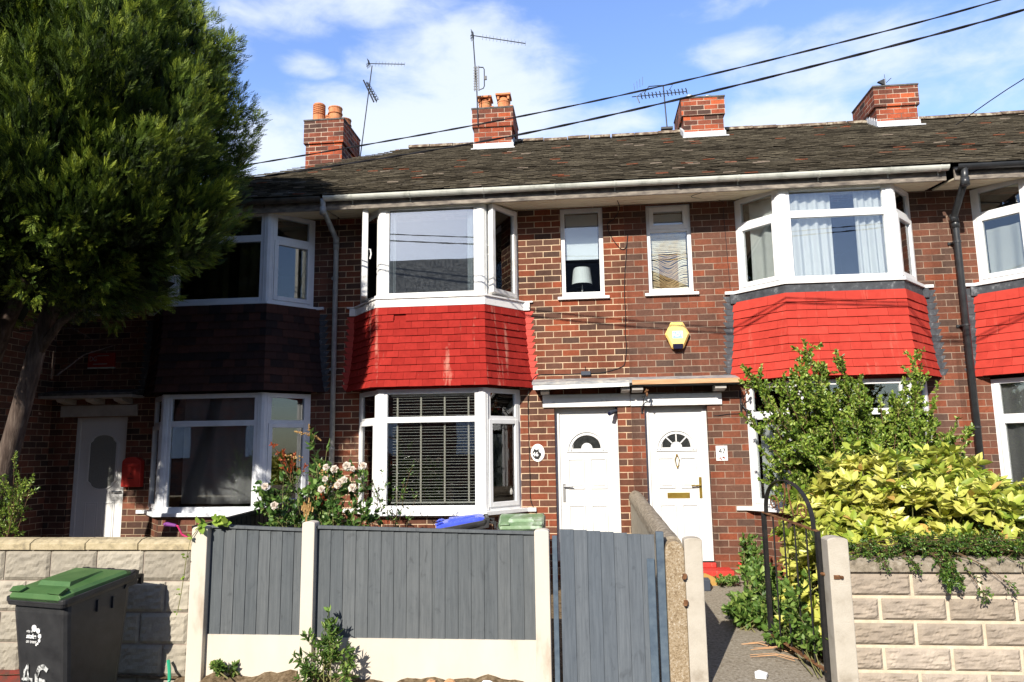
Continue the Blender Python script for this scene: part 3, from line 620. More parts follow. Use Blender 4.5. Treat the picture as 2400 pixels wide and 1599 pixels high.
def pot_round(x, y, z, r, h, mat='terracotta', slots=0, rim=True):
    def f(c):
        m = MB(); m.lathe([(r, z), (r*.97, z+h*.5), (r*.95, z+h*.55), (r*1.1, z+h*.58), (r*1.1, z+h*.64), (r*.98, z+h*.68), (r*1.0, z+h*.9), (r*1.08, z+h*.93), (r*1.06, z+h), (r*.8, z+h), (r*.78, z+h*.8)], (x, y, 0), 18)
        p = m.build('chimney_pot', mat, c, smooth=False)
        return p
    return f
def pot_louvre(x, y, z, r, h, mat='terracotta'):
    def f(c):
        m = MB(); m.lathe([(r, z), (r, z+h*.42), (r*1.02, z+h*.44)], (x, y, 0), 18)
        for i in range(5): q = z+h*(.5+.1*i); m.lathe([(r*.78, q-.002), (r, q-.006), (r*1.02, q+h*.045), (r*.8, q+h*.06)], (x, y, 0), 18)
        m.lathe([(r*1.02, z+h*.95), (r*.9, z+h), (r*.3, z+h*1.02)], (x, y, 0), 18); m.lathe([(r*.72, z), (r*.72, z+h*.97)], (x, y, 0), 12)
        m.build('chimney_pot', mat, c)
    return f
def pot_slab(x, y, z, r, h, mat='terracotta'):
    def f(c):
        m = MB(); m.lathe([(r, z), (r*.98, z+h*.5), (r*1.06, z+h*.53), (r*1.06, z+h*.6), (r*.9, z+h*.66), (r*.85, z+h*.8)], (x, y, 0), 18)
        for sx in (-1, 1): m.box(x+sx*r*.8-.02, x+sx*r*.8+.02, y-r, y+r, z+h*.64, z+h*.9)
        m.box(x-r*1.2, x+r*1.2, y-r*1.25, y+r*1.25, z+h*.88, z+h); m.box(x+r*.95, x+r*1.45, y-.03, y+.06, z+.02, z+.11)
        m.build('chimney_pot', mat, c, bevel=.004)
    return f
def small_window(house, x0, x1, z0, z1, style, glass='glass', fm='upvc'):
    m = MB(); P, U, Nn = (x0, .035), Vector((1, 0, 0)), Vector((0, -1, 0)); w = x1-x0
    ring(m, P, U, Nn, 0, w, z0, z1, .058 if style == 'plain' else .05, -.05, .012, .065)
    if style == 'top':
        ring_bar(m, P, U, Nn, .05, w-.05, 4.80, 4.84, -.05, .012); 
    root = m.build('window', fm, house, bevel=.004)
    if style == 'plain': pane('pane', glass, root, P, U, Nn, .058, w-.058, z0+.065, z1-.058, -.015)
    else:
        s = MB(); ring(s, P, U, Nn, .04, w-.04, 4.835, z1-.035, .06, -.05, .028, .06); s.build('fanlight_sash', fm, root, bevel=.004)
        pane('pane', glass, root, P, U, Nn, .10, w-.10, 4.895, z1-.095, -.0); pane('pane', glass, root, P, U, Nn, .05, w-.05, z0+.065, 4.80, -.015)
    s = MB(); s.box(x0-.055, x1+.06, -.045, .05, z0-.045, z0-.005); s.build('sill', fm, root, bevel=.004)
    return root
def arc(cx, cz, r, a0, a1, n): return [(cx+r*math.cos(a0+(a1-a0)*i/n), cz+r*math.sin(a0+(a1-a0)*i/n)) for i in range(n+1)]
def front_door(house, x0, x1, z0, z1, hinge, spokes, letter, handle, knocker=False, y=.13):
    """panelled door: frame + leaf in one part; glazing, letterbox, handle, knocker as sub-parts"""
    m = MB(); P, U, Nn = (x0, y), Vector((1, 0, 0)), Vector((0, -1, 0)); w = x1-x0; fw = .062
    ring(m, P, U, Nn, 0, w, z0, z1, fw, -.05, .03, .03)
    root = m.build('door_frame', 'door_white', house, bevel=.004)
    d = MB(); ring_bar(d, P, U, Nn, fw, w-fw, z0+.03, z1-fw, -.03, .012); cx = w/2
    zf = z0+1.465
    def mould(a, b, e, f):
        ring(d, P, U, Nn, a, b, e, f, .016, .012, .026); ring_bar(d, P, U, Nn, a+.036, b-.036, e+.040, f-.040, .012, .024)
    lw = w-2*fw; a = fw+lw*.145; b = cx-lw*.055; a2 = cx+lw*.055; b2 = w-fw-lw*.145
    for e, f in ((z0+.93, z0+1.33), (z0+.24, z0+.72)): mould(a, b, e, f); mould(a2, b2, e, f)
    ring_bar(d, P, U, Nn, a-.02, b2+.02, zf-.052, zf-.042, .012, .028)
    for r0, r1 in ((.245, .258), (.205, .222)):
        o = arc(cx, zf-.03, r1, 0, math.pi, 20); i_ = arc(cx, zf-.03, r0, math.pi, 0, 20)
        for k in range(20):
            q = [o[k], o[k+1], i_[20-k-1], i_[20-k]]; d.extrude([(x0+p[0], y-.012, p[1]) for p in q], (0, -.018, 0))
    leaf = d.build('door_leaf', 'door_white', root, bevel=.003)
    gmb = MB(); o = arc(cx, zf, .185, 0, math.pi, 22); i_ = arc(cx, zf, .075, math.pi, 0, 22)
    for k in range(22): gmb.extrude([(x0+p[0], y-.0135, p[1]) for p in (o[k], o[k+1], i_[22-k-1], i_[22-k])], (0, -.002, 0))
    gmb.build('fanlight', 'glass_fan', root)
    if spokes:
        s = MB()
        for an in (45, 90, 135):
            q = math.radians(an); dv = Vector((math.cos(q), 0, math.sin(q))); s.obox(Vector((x0+cx, y-.016, zf))+dv*.07-Vector((-dv.z, 0, dv.x))*.008, dv*.118, Vector((-dv.z, 0, dv.x))*.016, (0, -.006, 0))
        s.build('glazing_bar', 'door_white', root)
    l = MB(); ring(l, P, U, Nn, cx-.145, cx+.145, z0+.80, z0+.872, .008, .012, .020); ring_bar(l, P, U, Nn, cx-.137, cx+.137, z0+.808, z0+.864, .012, .017); l.build('letterbox', letter, root, bevel=.002)
    hx = w-fw-.06 if handle[1] > 0 else fw+.045
    h = MB(); ring_bar(h, P, U, Nn, hx-.017, hx+.017, z0+.80, z0+1.07, .012, .022) if handle[0] == 'brass' else ring_bar(h, P, U, Nn, hx-.017, hx+.017, z0+.76, z0+1.0, .012, .020)
    o = Vector((x0+hx, y-.03, z0+.965)); h.tube([o+Vector((0, .02, 0)), o+Vector((0, -.02, 0)), o+Vector((-.12*handle[1], -.025, -.006))], .010, 6); h.build('door_handle', handle[0], root)
    if knocker:
        k = MB(); kx = x0+cx
        k.tube([(kx, y-.02, zf-.10), (kx, y-.035, zf-.115)], .014, 8); k.tube([(kx-.012, y-.03, zf-.12), (kx-.026, y-.034, zf-.16), (kx-.016, y-.034, zf-.235), (kx, y-.034, zf-.26), (kx+.016, y-.034, zf-.235), (kx+.026, y-.034, zf-.16), (kx+.012, y-.03, zf-.12)], .006, 6); k.lathe([(.004, zf-.28), (.012, zf-.262), (.004, zf-.245)], (kx, y-.034, 0), 8)
        k.build('door_knocker', 'brass', root)
    return root
M['glass_fan'] = mat_plain('dark_textured_glass', [(.3, (.012, .013, .013)), (.7, (.035, .037, .035))], 40, .18, .3, 70)
def curtain(name, path, z0, z1, mat, label, cat='curtain', waves=26, amp=.022, group=None, hem=None, seed=0):
    """hanging folds along a plan path [(x,y),...]"""
    n = 90; V = []; F = []; P = [Vector((*p, 0)) for p in path]
    seglen = [(P[i+1]-P[i]).length for i in range(len(P)-1)]; tot = sum(seglen)
    def at(t):
        d = t*tot
        for i, l in enumerate(seglen):
            if d <= l or i == len(seglen)-1: return P[i].lerp(P[i+1], d/l), seg(P[i], P[i+1])[2]
            d -= l
    rows = 14; rs = random.Random(seed); ph = [rs.random()*6.28 for _ in range(4)]
    for j in range(rows+1):
        v = j/rows
        for i in range(n+1):
            t = i/n; p, nn = at(t)
            d = amp*(math.sin(t*waves+ph[0]+.4*math.sin(v*2+ph[1]))+.6*math.sin(t*waves*.47+ph[2]))*(.5+.5*(1-v)**.5)
            zz = z0+(z1-z0)*v
            if hem: 
                lift, tt = hem(t, v); zz += lift; p, nn = at(min(1, max(0, tt)))
            V.append((p.x+nn.x*d, p.y+nn.y*d, zz))
    for j in range(rows):
        for i in range(n): a = j*(n+1)+i; F.append((a, a+1, a+n+2, a+n+1))
    m = MB(); m.add(V, F); o = m.build(name, mat, smooth=True); md = o.modifiers.new('cloth', 'SOLIDIFY'); md.thickness = .003
    return tag(o, label, cat, group)
# ------------------------------------------------------------------ bay outlines, openings
B45 = (-6.39, -5.95, -4.55, -4.09); B46 = (-3.39, -2.97, -1.58, -1.155); B47 = (1.83, 2.30, 3.68, 4.105); B48 = (4.88, 5.33, 6.73, 7.16)
C46 = .33; XA, XB, XC, XD = -3.74, C46, 4.49, 8.75; XW = -7.97
# ------------------------------------------------------------------ house 45 (tree-shaded)
H45 = thing('terraced_house', 'brick terraced house shaded by the tree, with black tile-hung bay and oval-glazed white door', 'house', (-5.8, 0, 0))
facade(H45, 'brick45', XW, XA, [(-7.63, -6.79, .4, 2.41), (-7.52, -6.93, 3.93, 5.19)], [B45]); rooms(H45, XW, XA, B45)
bay_window(H45, B45, 1.10, 2.665, 0, 'upvc_grey', 'glass', (1.05, 1.10, .07), (2.228, 2.303))
bay_window(H45, B45, 3.90, 5.18, 0, 'upvc_grey', 'glass', (3.86, 3.90, .06), (4.755, 4.85))
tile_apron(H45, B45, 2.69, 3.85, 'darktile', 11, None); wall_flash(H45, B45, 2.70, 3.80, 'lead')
R45 = tiled_roof(H45, -7.2, XA, hip=-3.47); eaves(H45, -8.3, XA-.02, 'gutter_dark', (-6.6, -5.6, -4.6), 'fascia')
chimney(H45, -5.29, -4.60, 5.9, 7.94, 7.50, [pot_louvre(-5.135, 2.72, 7.98, .115, .40), pot_round(-4.82, 2.72, 7.98, .125, .31, 'terracotta'), pot_louvre(-5.08, 3.2, 7.98, .11, .40), pot_round(-4.80, 3.2, 7.98, .12, .30, 'terracotta_d')], flash=False)
downpipe(H45, [(-3.735, -.665, 5.26), (-3.735, -.65, 5.12), (-3.738, -.10, 4.86), (-3.74, -.085, 4.78), (-3.74, -.085, .25)], .036, 'pipe_grey', (4.3, 3.0, 1.9))
small_window(H45, -7.52, -6.93, 3.93, 5.19, 'top', 'glass', 'upvc_grey')
def canopy(house, x0, x1, label=None, lead=True, fascia=None):
    m = MB(); m.extrude([(x0, 0, 2.72), (x0, -.30, 2.70), (x0, -.30, 2.735), (x0, 0, 2.80)], (x1-x0, 0, 0)); c = m.build('canopy', 'canopy_lead' if lead else 'flaunch', house)
    return c
c = canopy(H45, -8.0 if False else -7.96, -6.545, lead=False)
k = MB(); k.box(-7.96, -6.55, -.295, -.01, 2.665, 2.70); k.build('canopy_board', 'greypaint', c)
for bx in (-7.72, -7.28, -6.86):
    k = MB(); k.extrude([(bx, 0, 2.66), (bx, -.26, 2.66), (bx, -.23, 2.62), (bx, -.08, 2.585), (bx, 0, 2.585)], (.13, 0, 0)); k.build('corbel', 'greypaint', c)
k = MB(); k.box(-7.81, -6.64, -.03, .12, 2.415, 2.575); k.build('lintel', 'greypaint', H45, bevel=.006)
def oval_door(house, x0, x1, z0, z1, y=.13):
    m = MB(); P, U, Nn = (x0, y), Vector((1, 0, 0)), Vector((0, -1, 0)); w = x1-x0; fw = .06
    ring(m, P, U, Nn, 0, w, z0, z1, fw, -.05, .03, .03); root = m.build('door_frame', 'door_white', house, bevel=.004)
    d = MB(); ring_bar(d, P, U, Nn, fw, w-fw, z0+.03, z1-fw, -.03, .012); cx = w/2; cz = z0+1.37; a, h = .20, .27
    def shape(s):
        top = [(cx+a*s*math.cos(q), cz+h+.02+.10*s*math.sin(q)) for q in [math.pi*i/14 for i in range(15)]]
        top = [(cx+a*s, cz+h-.0)] + [(cx+a*s*.78*math.cos(q), cz+h+.035+.075*s*math.sin(q)) for q in [math.pi*i/14 for i in range(15)]] + [(cx-a*s, cz+h)]
        bot = [(cx-a*s, cz-h)] + [(cx-a*s*.78*math.cos(q), cz-h-.035-.075*s*math.sin(q)) for q in [math.pi*i/14 for i in range(15)]] + [(cx+a*s, cz-h)]
        return top+bot
    o1, o0 = shape(1.2), shape(1.0); n = len(o0)
    for k in range(n): d.extrude([(x0+p[0], y-.012, p[1]) for p in (o1[k], o1[(k+1) % n], o0[(k+1) % n], o0[k])], (0, -.014, 0))
    for s in (-1, 1):
        xa, xb = (cx-.225, cx-.03) if s < 0 else (cx+.03, cx+.225); ring(d, P, U, Nn, xa, xb, z0+.22, z0+.80, .014, .012, .021); ring_bar(d, P, U, Nn, xa+.03, xb-.03, z0+.25, z0+.77, .012, .018)
    d.build('door_leaf', 'door_white', root, bevel=.003)
    g = MB(); g.extrude([(x0+p[0], y-.013, p[1]) for p in o0], (0, -.003, 0)); g.build('door_glass', 'glass_frost', root)
    k = MB(); o = Vector((x1-fw-.05, y-.03, z0+.95)); k.tube([o+Vector((0, .02, 0)), o+Vector((0, -.02, 0)), o+Vector((-.11, -.025, 0))], .01, 6); k.build('door_handle', 'slate_box', root)
oval_door(H45, -7.63, -6.79, .4, 2.41)
# ------------------------------------------------------------------ house 46
H46 = thing('terraced_house', 'brick terraced house with dark-red tiled bay and open upstairs casements, behind the grey fence', 'house', (-1.7, 0, 0))
facade(H46, 'brick46', XA, C46, [(-.694, .152, .4, 2.41), (-.552, .037, 3.93, 5.19)], [B46]); rooms(H46, XA, C46, B46)
bay_window(H46, B46, 1.10, 2.665, 0, 'upvc', 'glass', (1.05, 1.10, .09), (2.228, 2.303))
bay_window(H46, B46, 3.885, 5.175, 0, 'upvc_old', 'glass_dusty', None, None, op=(21, 9))
so = offset_bay(B46, .075); k = MB(); k.prism(horned(so, .06), 3.752, 3.86); k.prism(horned(offset_bay(B46, .095), .075), 3.862, 3.884)
k.build('sill_board', 'white_paint', H46, bevel=.005)
gaps = lambda r, t: r == 1 and .16 < t < .30
tile_apron(H46, B46, 2.69, 3.752, 'redtile46', 11, gaps); wall_flash(H46, B46, 2.70, 3.75, 'lead_red', wid=.20)
tiled_roof(H46, XA, C46, hip=-3.47); eaves(H46, XA+.02, C46, 'gutter', (-3.35, -2.55, -1.55, -.6, .18))
pl = Vector((0, 0, 0))
chimney(H46, -2.14, -1.455, 7.0, 7.97, 7.63, [pot_slab(-1.965, 2.72, 8.02, .115, .27), pot_slab(-1.615, 2.72, 8.02, .115, .30, 'terracotta')])
small_window(H46, -.552, .037, 3.93, 5.19, 'plain')
front_door(H46, -.694, .152, .4, 2.41, -1, False, 'door_white', ('steel', -1))
c = canopy(H46, -.965, C46-.03); k = MB(); k.extrude([(-.95, -.315, 2.635), (.30, -.315, 2.655), (.30, -.315, 2.70), (-.95, -.315, 2.69)], (0, .02, 0)); k.build('canopy_fascia', 'white_paint', c)
k = MB(); k.box(-.95, C46-.02, -.29, -.01, 2.66, 2.70); k.build('canopy_board', 'blackwood', c)
for bx in (-.86, .20):
    k = MB(); k.extrude([(bx, 0, 2.655), (bx, -.25, 2.655), (bx, -.25, 2.61), (bx, -.10, 2.585), (bx, 0, 2.585)], (.11, 0, 0)); k.build('corbel', 'greypaint', c)
k = MB(); k.box(-.845, .32, -.035, .12, 2.415, 2.585); k.build('lintel', 'white_paint', H46, bevel=.008)
# ------------------------------------------------------------------ house 47
H47 = thing('terraced_house', 'brick terraced house with bright red tiled bay and fanlight door with brass letterbox', 'house', (2.4, 0, 0))
facade(H47, 'brick47', C46, XC, [(.505, 1.325, .4, 2.41), (.632, 1.233, 3.94, 5.18)], [B47]); rooms(H47, C46, XC, B47)
bay_window(H47, B47, 1.10, 2.665, 0, 'upvc', 'glass', (1.05, 1.10, .09), (2.228, 2.303))
bay_window(H47, B47, 3.92, 5.18, 0, 'upvc', 'glass_blue', (3.878, 3.92, .085), (4.755, 4.85))
so = offset_bay(B47, .06); k = MB(); k.prism(horned(so, .05), 3.745, 3.877); k.build('lead_apron', 'lead', H47, bevel=.01)
tile_apron(H47, B47, 2.705, 3.75, 'redtile47', 10, None, .24); wall_flash(H47, B47, 2.72, 3.86, 'lead')
tiled_roof(H47, C46, XC); eaves(H47, C46, XC-.18, 'gutter', (1.0, 1.75, 2.75, 3.6, 4.2))
chimney(H47, 1.585, 2.27, 7.0, 7.93, 7.62, [pot_louvre(1.745, 2.72, 7.97, .075, .13, 'cowl'), pot_louvre(2.06, 2.72, 7.97, .075, .10, 'cowl')])
small_window(H47, .632, 1.233, 3.94, 5.18, 'top')
front_door(H47, .505, 1.325, .4, 2.41, 1, True, 'brass', ('brass', 1), True)
c = canopy(H47, C46-.03, 1.70); k = MB(); k.box(C46+.01, 1.70, -.312, -.30, 2.675, 2.735); k.build('canopy_edge', 'rawwood', c)
k = MB(); k.box(C46-.02, 1.69, -.295, -.01, 2.66, 2.70); k.build('canopy_board', 'blackwood', c)
for bx in (.34, 1.40):
    k = MB(); k.extrude([(bx, 0, 2.655), (bx, -.25, 2.655), (bx, -.25, 2.61), (bx, -.10, 2.585), (bx, 0, 2.585)], (.14, 0, 0)); k.build('corbel', 'greypaint', c)
k = MB(); k.box(.325, 1.515, -.032, .12, 2.412, 2.57); k.build('lintel', 'white_paint', H47, bevel=.008)
k = MB(); k.box(.50, 1.50, -.30, .13, .205, .34); k.box(.52, 1.33, -.04, .13, .34, .40); k.build('doorstep', 'reddoor', H47, bevel=.01)
k = MB(); k.box(1.605, 1.835, -.008, .0, .255, .405)
for i in range(6):
    for j in range(3): k.box(1.625+i*.033, 1.645+i*.033, -.014, -.006, .275+j*.04, .295+j*.04)
k.build('air_brick', 'reddoor', H47)
# ------------------------------------------------------------------ house 48
H48 = thing('terraced_house', 'brick terraced house at the right edge with red tiled bay and black gutter', 'house', (6.6, 0, 0))
facade(H48, 'brick47', XC, XD, [], [B48]); rooms(H48, XC, XD, B48)
bay_window(H48, B48, 1.10, 2.665, 0, 'upvc', 'glass', (1.05, 1.10, .09), (2.13, 2.22))
bay_window(H48, B48, 3.92, 5.18, 0, 'upvc', 'glass_blue', (3.878, 3.92, .085), (4.755, 4.85))
so = offset_bay(B48, .06); k = MB(); k.prism(horned(so, .05), 3.745, 3.877); k.build('lead_apron', 'lead', H48, bevel=.01)
tile_apron(H48, B48, 2.705, 3.75, 'redtile47', 10, None, .24); wall_flash(H48, B48, 2.72, 3.86, 'lead', wid=.24)
tiled_roof(H48, XC, XD); eaves(H48, XC-.08, XD, 'gutter_black', (5.3, 6.3))
chimney(H48, 4.83, 5.50, 7.0, 7.93, 7.58, [], cap='flaunch')
downpipe(H48, [(4.50, -.665, 5.26), (4.50, -.65, 5.10), (4.60, -.10, 4.80), (4.615, -.085, 4.72), (4.615, -.085, .25)], .042, 'gutter_black', (4.45, 3.35, 2.05, 1.3))
# wing house on the left that stands forward of the terrace
H44 = thing('terraced_house', 'projecting brick wing house at the left edge, its side wall behind the leaning tree trunk', 'house', (-10, -1, 0))
k = MB(); k.quad((XW, -2.5, 0), (XW, 0, 0), (XW, 0, 5.2), (XW, -2.5, 5.2)); k.quad((-13, -2.5, 0), (XW, -2.5, 0), (XW, -2.5, 5.2), (-13, -2.5, 5.2)); k.quad((XW, 0, 5.2), (XW, 7, 5.2), (XW, 7, 0), (XW, 0, 0)); k.build('wall', 'brick45', H44)
k = MB(); k.add([(XW+.5, -3, 5.2), (XW+.5, 7.5, 5.2), (-13.5, 7.5, 5.2), (-13.5, -3, 5.2), (-10.6, .3, 7.2), (-10.6, 4, 7.2)], [(0, 1, 5, 4), (3, 0, 4), (1, 2, 5), (2, 3, 4, 5), (0, 3, 2, 1)]); k.build('roof', 'ridge', H44)
# ------------------------------------------------------------------ terrace across the street (only mirrored in the glass)
def row_opposite(label, x0, x1):
    h = thing('terraced_house', label, 'house', ((x0+x1)/2, -20.7, -.15))
    k = MB(); k.box(x0, x1, -24, -17.5, -.15, 7.3); k.build('wall', 'brick47', h)
    k = MB(); k.add([(x0-.3, -17.1, 7.2), (x1+.3, -17.1, 7.2), (x1+.3, -24.3, 7.2), (x0-.3, -24.3, 7.2), (x0+3, -20.7, 9.9), (x1-3, -20.7, 9.9)], [(0, 1, 5, 4), (2, 3, 4, 5), (1, 2, 5), (3, 0, 4), (3, 2, 1, 0)]); k.build('roof', 'gutter_dark', h)
    for i in range(int((x1-x0-2)/4)):
        for z in (1.7, 4.7):
            k = MB(); k.box(x0+1+i*4, x0+2.8+i*4, -17.5, -17.44, z, z+1.4); k.build('window', 'upvc', h)
row_opposite('long slate-roofed row across the street mirrored in the dusty upstairs pane', -26, 4.5)
row_opposite('slate-roofed house across the street mirrored in the bay at the right edge', 13.5, 24)
# ------------------------------------------------------------------ curtains, blinds, lamp
def gather(t0, t1, sweep):                                     # curtain pulled in towards its foot
    return lambda t, v: (0, t0+(t1-t0)*t)
curtain('curtain', [(2.40, -.39), (2.955, -.39)], 3.95, 5.10, 'curtain', 'white curtain drawn over the left half of the front pane above the bright red tiles', waves=30, seed=1, amp=.026)
curtain('curtain', [(3.245, -.39), (3.63, -.39)], 3.95, 5.10, 'curtain', 'white curtain on the right of the dark gap, above the bright red tiles', waves=26, seed=2, amp=.026)
curtain('curtain', [(2.02, -.07), (2.32, -.38)], 3.95, 5.10, 'curtain', 'white curtain in the narrow left angled pane above the bright red tiles', waves=14, seed=3, amp=.03)
curtain('curtain', [(-2.86, -.40), (-2.79, -.40)], 3.93, 5.10, 'curtain', 'narrow white curtain edge at the left of the dusty open-sided upstairs bay pane', waves=9, seed=4)
curtain('curtain', [(-1.80, -.40), (-1.70, -.40)], 3.93, 5.10, 'curtain', 'narrow cream curtain at the right of the dusty upstairs bay pane', waves=7, seed=5)
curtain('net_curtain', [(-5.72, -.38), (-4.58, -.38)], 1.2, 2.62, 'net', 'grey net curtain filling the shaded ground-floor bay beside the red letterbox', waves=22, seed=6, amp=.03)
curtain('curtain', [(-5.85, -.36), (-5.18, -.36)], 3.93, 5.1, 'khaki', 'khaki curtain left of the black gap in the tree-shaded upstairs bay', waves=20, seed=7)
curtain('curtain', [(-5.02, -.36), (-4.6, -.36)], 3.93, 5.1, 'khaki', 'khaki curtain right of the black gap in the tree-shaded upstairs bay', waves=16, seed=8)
curtain('curtain', [(5.02, -.03), (5.30, -.38)], 3.95, 4.62, 'curtain', 'white half curtain in the upstairs bay at the right edge of the photo', waves=14, seed=9)
curtain('net_curtain', [(4.98, -.02), (5.33, -.40), (6.6, -.40)], 1.2, 2.6, 'net', 'patterned net curtain in the ground-floor bay at the right edge of the photo', waves=40, seed=10)
curtain('curtain', [(1.98, -.04), (2.31, -.39), (2.9, -.39)], 1.2, 2.15, 'curtain', 'pale curtain in the ground-floor bay behind the small-leaved green bush', waves=8, seed=11, amp=.01)
VB = thing('venetian_blind', 'open venetian blind with pale slats and tapes in the ground-floor bay behind the roses', 'blind', (-2.27, -.40, 1.18))
k = MB()
for i in range(36):
    z = 1.235+i*.0375
    sag = .0035*math.sin(i*1.7); k.extrude([(-2.80, -.425, z+sag), (-2.80, -.403, z+.0026+sag), (-2.80, -.403, z+.0056+sag), (-2.80, -.425, z+.003+sag)], (1.10, 0, 0))
k.build('slats', 'slat', VB)
for i in range(4):
    x = -2.735+i*.315; k = MB(); k.box(x-.011, x+.011, -.432, -.429, 1.2, 2.56); k.build('ladder_tape', 'tape', VB)
k = MB(); k.box(-2.81, -1.70, -.43, -.395, 1.195, 1.215); k.build('bottom_rail', 'slat', VB)
k = MB(); k.box(-2.82, -1.69, -.43, -.39, 2.57, 2.60); k.build('head_rail', 'slat', VB)
VB2 = thing('venetian_blind', 'narrow venetian blind in the right angled pane of the bay behind the roses', 'blind', (-1.36, -.15, 1.2))
k = MB()
for i in range(34): z = 1.24+i*.0375; k.extrude([(-1.47, -.31, z), (-1.455, -.295, z+.003), (-1.455, -.295, z+.007), (-1.47, -.31, z+.004)], (.235, .30, 0))
k.build('slats', 'slat', VB2)
k = MB(); k.tube([(-1.28, -.1, 1.3), (-1.28, -.1, 2.5)], .003, 5); k.lathe([(.002, 1.27), (.02, 1.285), (.028, 1.32), (.012, 1.36), (.002, 1.365)], (-1.28, -.12, 0), 10); k.build('pull_cord', 'slat', VB2)
RB = MB(); RB.box(-.48, -.035, .10, .105, 4.50, 5.12); RB.box(-.48, -.035, .095, .11, 4.47, 4.50); tag(RB.build('roller_blind', 'roller'), 'pale roller blind half lowered above the lamp', 'blind')
LP = thing('table_lamp', 'white table lamp with drum shade in the narrow upstairs window', 'lamp', (-.27, .30, 3.9))
k = MB(); k.lathe([(.146, 4.16), (.120, 4.395), (.116, 4.395), (.142, 4.16)], (-.27, .30, 0), 24); k.build('lamp_shade', 'shade', LP, smooth=False)
k = MB(); k.lathe([(.07, 3.90), (.07, 3.92), (.014, 3.94), (.014, 4.15), (.02, 4.2)], (-.27, .30, 0), 12); k.build('lamp_base', 'steel', LP)
CB = thing('venetian_blind', 'crumpled cream venetian blind sagging in the narrow window above the alarm box', 'blind', (.93, .10, 3.98))
k = MB(); kt = MB()
for i in range(40):
    zt = 4.74-i*.0188; n = 24; pts = []
    for j in range(n+1):
        t = j/n; x = .69+.48*t; q = math.exp(-((t-.48)/.26)**2)*max(0, min(1, (4.56-zt)/.16))*max(0, min(1, (zt-4.0)/.25+.25))
        z = zt-.115*q+.006*math.sin(i*2.1+t*9)*(1 if i > 12 else .2)+(.02*math.sin(i*1.3)*abs(t-.5) if i > 14 else 0)
        pts.append((x, .105+.02*q, max(3.985, z)))
    for j in range(n):
        a, b = pts[j], pts[j+1]; tw = .011
        tan = abs(j/n-.46) < .27 and 11 < i < 37; (kt if tan else k).add([(a[0], a[1]-.006, a[2]-tw), (b[0], b[1]-.006, b[2]-tw), (b[0], b[1]+.006, b[2]+tw*.9), (a[0], a[1]+.006, a[2]+tw*.9)], [(0, 1, 2, 3)])
k.build('slats', 'blind_cream', CB)
kt.build('stained_slats', 'blind_tan', CB)
k = MB(); k.box(.69, 1.17, .09, .12, 4.755, 4.785); k.build('head_rail', 'blind_cream', CB)
k = MB(); k.box(.72, 1.13, .10, .104, 4.90, 5.07); k.build('upper_slats', 'roller', CB)
# ------------------------------------------------------------------ things fixed to the walls
AL = thing('alarm_box', 'yellow hexagonal burglar alarm box on the brick between the two bays', 'alarm box', (.97, 0, 3.34))
def hexa(cx, cz, w, h): return [(cx-w*.24, cz+h*.5), (cx+w*.24, cz+h*.5), (cx+w*.5, cz+h*.04), (cx+w*.24, cz-h*.5), (cx-w*.24, cz-h*.5), (cx-w*.5, cz+h*.04)]
k = MB(); k.extrude([(x, -.002, z) for x, z in hexa(.975, 3.335, .32, .345)], (0, -.055, 0)); k.build('alarm_case', 'alarm_o', AL, bevel=.006)
k = MB(); P = hexa(.975, 3.345, .325, .35); Q = hexa(.975, 3.34, .27, .28)
fr = [(x, -.057, z) for x, z in P]; to = [(x, -.088, z) for x, z in Q]
k.add(fr+to, [tuple(range(5, -1, -1))[::-1], tuple(range(6, 12))[::-1]]+[(i, 6+i, 6+(i+1) % 6, (i+1) % 6) for i in range(6)]); k.build('alarm_cover', 'alarm_y', AL)
k = MB(); k.extrude([(.905, -.05, 3.225), (1.045, -.05, 3.225), (1.035, -.05, 3.155), (.915, -.05, 3.155)], (0, -.045, 0)); k.build('strobe_lens', 'alarm_b', AL, bevel=.008)
k = MB()
for i in range(6): k.box(.828+i*.0115, .856+i*.0115, -.06, -.02, 3.30-i*.0185, 3.308-i*.0185)
k.build('sounder_grille', 'alarm_b', AL)
k = MB(); k.box(.912, 1.04, -.091, -.088, 3.302, 3.392); k.build('badge', 'badge_b', AL)
k = MB(); k.box(.908, 1.044, -.0895, -.087, 3.298, 3.396); k.build('badge_border', 'white_ink', AL)
text_part('lettering', 'ADT', .070, (.977, -.092, 3.345), FRONT, 'white_ink', AL, .001, sx=.95, bold=.0018)
P46 = thing('house_number_plaque', 'white oval house plaque numbered 46, beside the thin cable', 'plaque', (-.93, 0, 1.7))
k = MB(); k.extrude([(-.925+.092*math.cos(q), 0, 1.815+.118*math.sin(q)) for q in [2*math.pi*i/32 for i in range(32)]], (0, -.012, 0)); k.build('plate', 'white_paint', P46, bevel=.003)
k = MB(); k.extrude([(-.925+x, -.0122, 1.815+z) for x, z in ((-.072, .0), (-.045, .055), (-.012, .035), (.01, .058), (.018, .012), (.05, -.01), (.04, -.05), (.008, -.09), (-.035, -.08), (-.065, -.045))], (0, -.002, 0)); k.build('picture', 'black_ink', P46)
k = MB()
for dx, dz, r in ((.035, .06, .02), (.05, .03, .016), (.045, -.055, .014), (.028, -.075, .011)): k.extrude([(-.925+dx+r*math.cos(q)*(1+.3*math.sin(q*3)), -.0125, 1.815+dz+r*math.sin(q)) for q in [2*math.pi*i/14 for i in range(14)]], (0, -.002, 0))
k.build('picture_flowers', 'gutter', P46)
text_part('lettering', '46', .078, (-.955, -.0165, 1.795), FRONT, 'white_ink', P46, .0008, bold=.0015)
P47 = thing('house_number_plaque', 'square white tile numbered 47 to the right of the fanlight door', 'plaque', (1.48, 0, 1.68))
k = MB(); k.box(1.405, 1.552, -.012, 0, 1.682, 1.875); k.build('plate', 'upvc', P47, bevel=.002)
